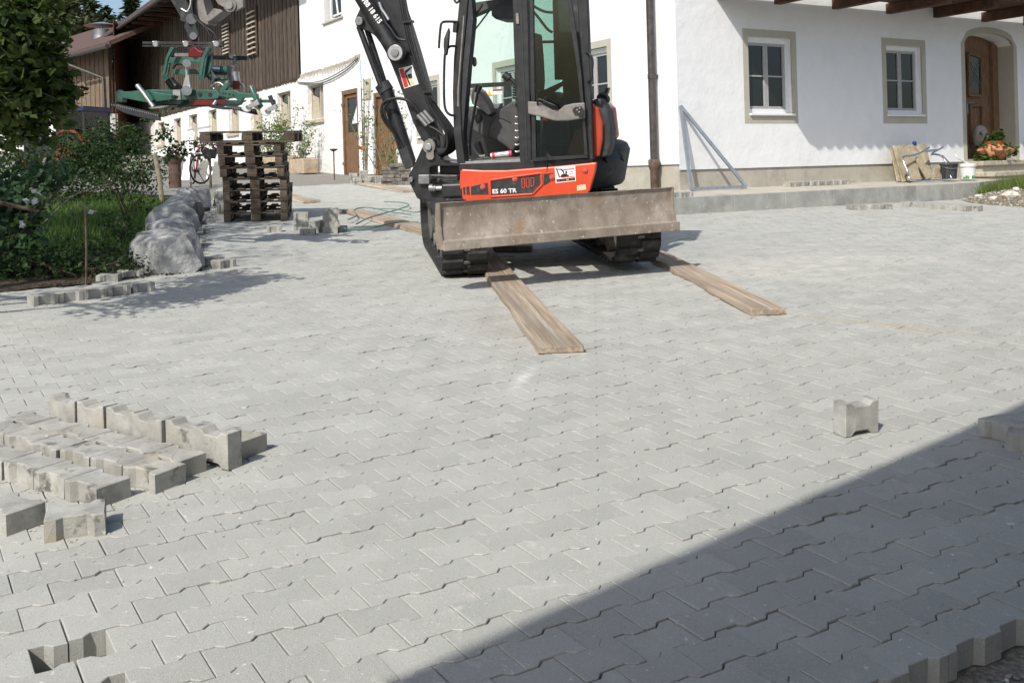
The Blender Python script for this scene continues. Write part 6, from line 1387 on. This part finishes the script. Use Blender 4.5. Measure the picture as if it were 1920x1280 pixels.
# ---- bicycle
MT['tyre'] = mat('tyre', (.02, .02, .02), None, rough=.8); MT['redpaint'] = mat('red_frame_paint', (.55, .02, .03), None, rough=.35); MT['whitepaint'] = mat('white_frame_paint', (.75, .76, .78), None, rough=.35)
pb = g(362, 346); bk = thing('bicycle', 'white and red bicycle parked by the barn wall behind the pallets', 'bicycle', frameM((.45, -.893, 0), (.893, .45, 0), (0, 0, 1), pb))
def wheel(cx, name, rot):
    c_ = V((cx, 0, .36)); mt = M.Translation(c_) @ M.Rotation(rot, 4, 'Z'); R0 = .335
    w_ = MB().tube([(R0 * math.cos(a), 0, R0 * math.sin(a)) for a in [i * math.pi / 16 for i in range(33)]], .022, 8).build(name, MT['tyre'], bk, 60, mw=mt)
    MB().tube([(R0 * .93 * math.cos(a), 0, R0 * .93 * math.sin(a)) for a in [i * math.pi / 16 for i in range(33)]], .010, 6).build('rim', MT['zinc'], w_, 60)
    mb = MB()
    for i in range(14): a = i * math.pi / 7; mb.cyl((0, .02 * (-1) ** i, 0), (R0 * .92 * math.cos(a), 0, R0 * .92 * math.sin(a)), .0022, None, 4)
    mb.cyl((0, -.04, 0), (0, .04, 0), .02, None, 10); tag(mb.build('spokes', MT['zinc'], w_), kind='stuff')
wheel(0, 'wheel', 0); wheel(1.08, 'wheel', rad(-55))
def bt(name, pts, r, m, sub=0): return MB().tube(pts, r, 8, sub).build(name, MT[m], bk, 60)
bt('seat_tube', [(.44, 0, .32), (.34, 0, .80)], .018, 'whitepaint'); bt('down_tube', [(.44, 0, .32), (.95, 0, .78)], .020, 'redpaint'); bt('top_tube', [(.36, 0, .74), (.92, 0, .86)], .017, 'whitepaint'); bt('chain_stay', [(.44, .03, .32), (0, .05, .36)], .012, 'whitepaint'); bt('seat_stay', [(.35, .03, .76), (0, .05, .36)], .011, 'whitepaint')
bt('head_tube', [(.94, 0, .74), (.91, 0, .92)], .024, 'redpaint'); bt('fork', [(.94, 0, .76), (1.02, 0, .55), (1.08, .0, .36)], .02, 'whitepaint', 3); bt('handlebar', [(.86, -.28, 1.02), (.92, -.1, 1.03), (.90, 0, .98), (.92, .1, 1.03), (.86, .28, 1.02)], .013, 'bblack', 3); bt('seat_post', [(.34, 0, .80), (.31, 0, .95)], .014, 'bblack')
MB().prism([(.14, -.075, .95), (.14, .075, .95), (.30, .04, .95), (.44, .015, .95), (.44, -.015, .95), (.30, -.04, .95)], (0, 0, .05)).build('saddle', MT['bblack'], bk, 0, .015); bt('mudguard', [(.37 * math.cos(a), 0, .36 + .37 * math.sin(a)) for a in (.3, .8, 1.3, 1.8, 2.3, 2.8)], .018, 'bblack', 3); bt('kickstand', [(.42, .05, .32), (.36, .22, .0)], .010, 'bblack')
mb = MB(); mb.cyl((.44, -.05, .32), (.44, .05, .32), .035); mb.cyl((.44, .05, .32), (.44, .06, .32), .085, None, 18); mb.bar((.44, .07, .32), (.56, .07, .22), .02, .02); mb.bar((.44, -.07, .32), (.32, -.07, .42), .02, .02); mb.build('crank', MT['bblack'], bk, 40)
# ---- parked tractor behind the shrubs
MT['fendred'] = mat('faded_red_paint', (.12, .02, .014), (.18, .03, .02), scale=6, rough=.6); MT['navy'] = mat('dark_blue_paint', (.012, .018, .05), (.02, .03, .075), scale=6, rough=.4); MT['ylw'] = mat('yellow_paint', (.55, .32, .03), None, rough=.45)
px_ = -.428 * 31; tp = V((px_, 31, gz(px_, 31))); tk = thing('tractor', 'small dark blue tractor with red fenders behind the garden shrubs', 'tractor', frameM((.94, -.34, 0), (.34, .94, 0), (0, 0, 1), tp))
def tbx(name, m, *d, bevel=.03, par=None): return MB().bx(*d).build(name, MT[m], par or tk, 0, bevel)
cb = tbx('cab_roof', 'navy', -.15, 1.0, -.6, .6, 1.82, 1.98)
for x in (-.1, .92):
    for y in (-.55, .5): tbx('cab_post', 'xblack', x, x + .06, y, y + .05, .85, 1.84, bevel=.005)
for d in ((-.06, .92, -.54, -.53, .9, 1.82), (.95, .96, -.5, .5, .9, 1.82), (-.08, -.07, -.5, .5, .9, 1.82)): tbx('cab_window', 'cabglass', *d, bevel=0)
tbx('cab_body', 'navy', -.15, 1.0, -.6, .6, .5, .95); tbx('bonnet', 'xblack', -1.55, -.15, -.38, .38, .55, 1.15, bevel=.08); tbx('grille', 'bblack', -1.6, -1.55, -.3, .3, .55, 1.05); tbx('exhaust', 'xblack', -.75, -.69, -.42, -.36, 1.1, 1.95, bevel=.01); tbx('lamp', 'ylw', -.2, -.1, -.55, -.42, .95, 1.05, bevel=.01); tbx('lamp', 'ylw', 1.0, 1.06, -.55, -.35, .8, .95, bevel=.01)
for (x, y, r) in ((.5, -.72, .58), (.5, .72, .58), (-1.15, -.6, .36), (-1.15, .6, .36)):
    w_ = MB().cyl((x, y - .15, r), (x, y + .15, r), r, None, 28).build('wheel', MT['tyre'], tk, 40, .04); MB().cyl((x, y - .16, r), (x, y + .16, r), r * .55, None, 20).build('rim', MT['fendred'], w_, 40)
for y in (-.72, .72): MB().tube([(.5 + .68 * math.cos(a), y, .58 + .68 * math.sin(a)) for a in (.1, .6, 1.1, 1.6, 2.1, 2.7)], .06, 8, 3).build('fender', MT['fendred'], tk, 60)
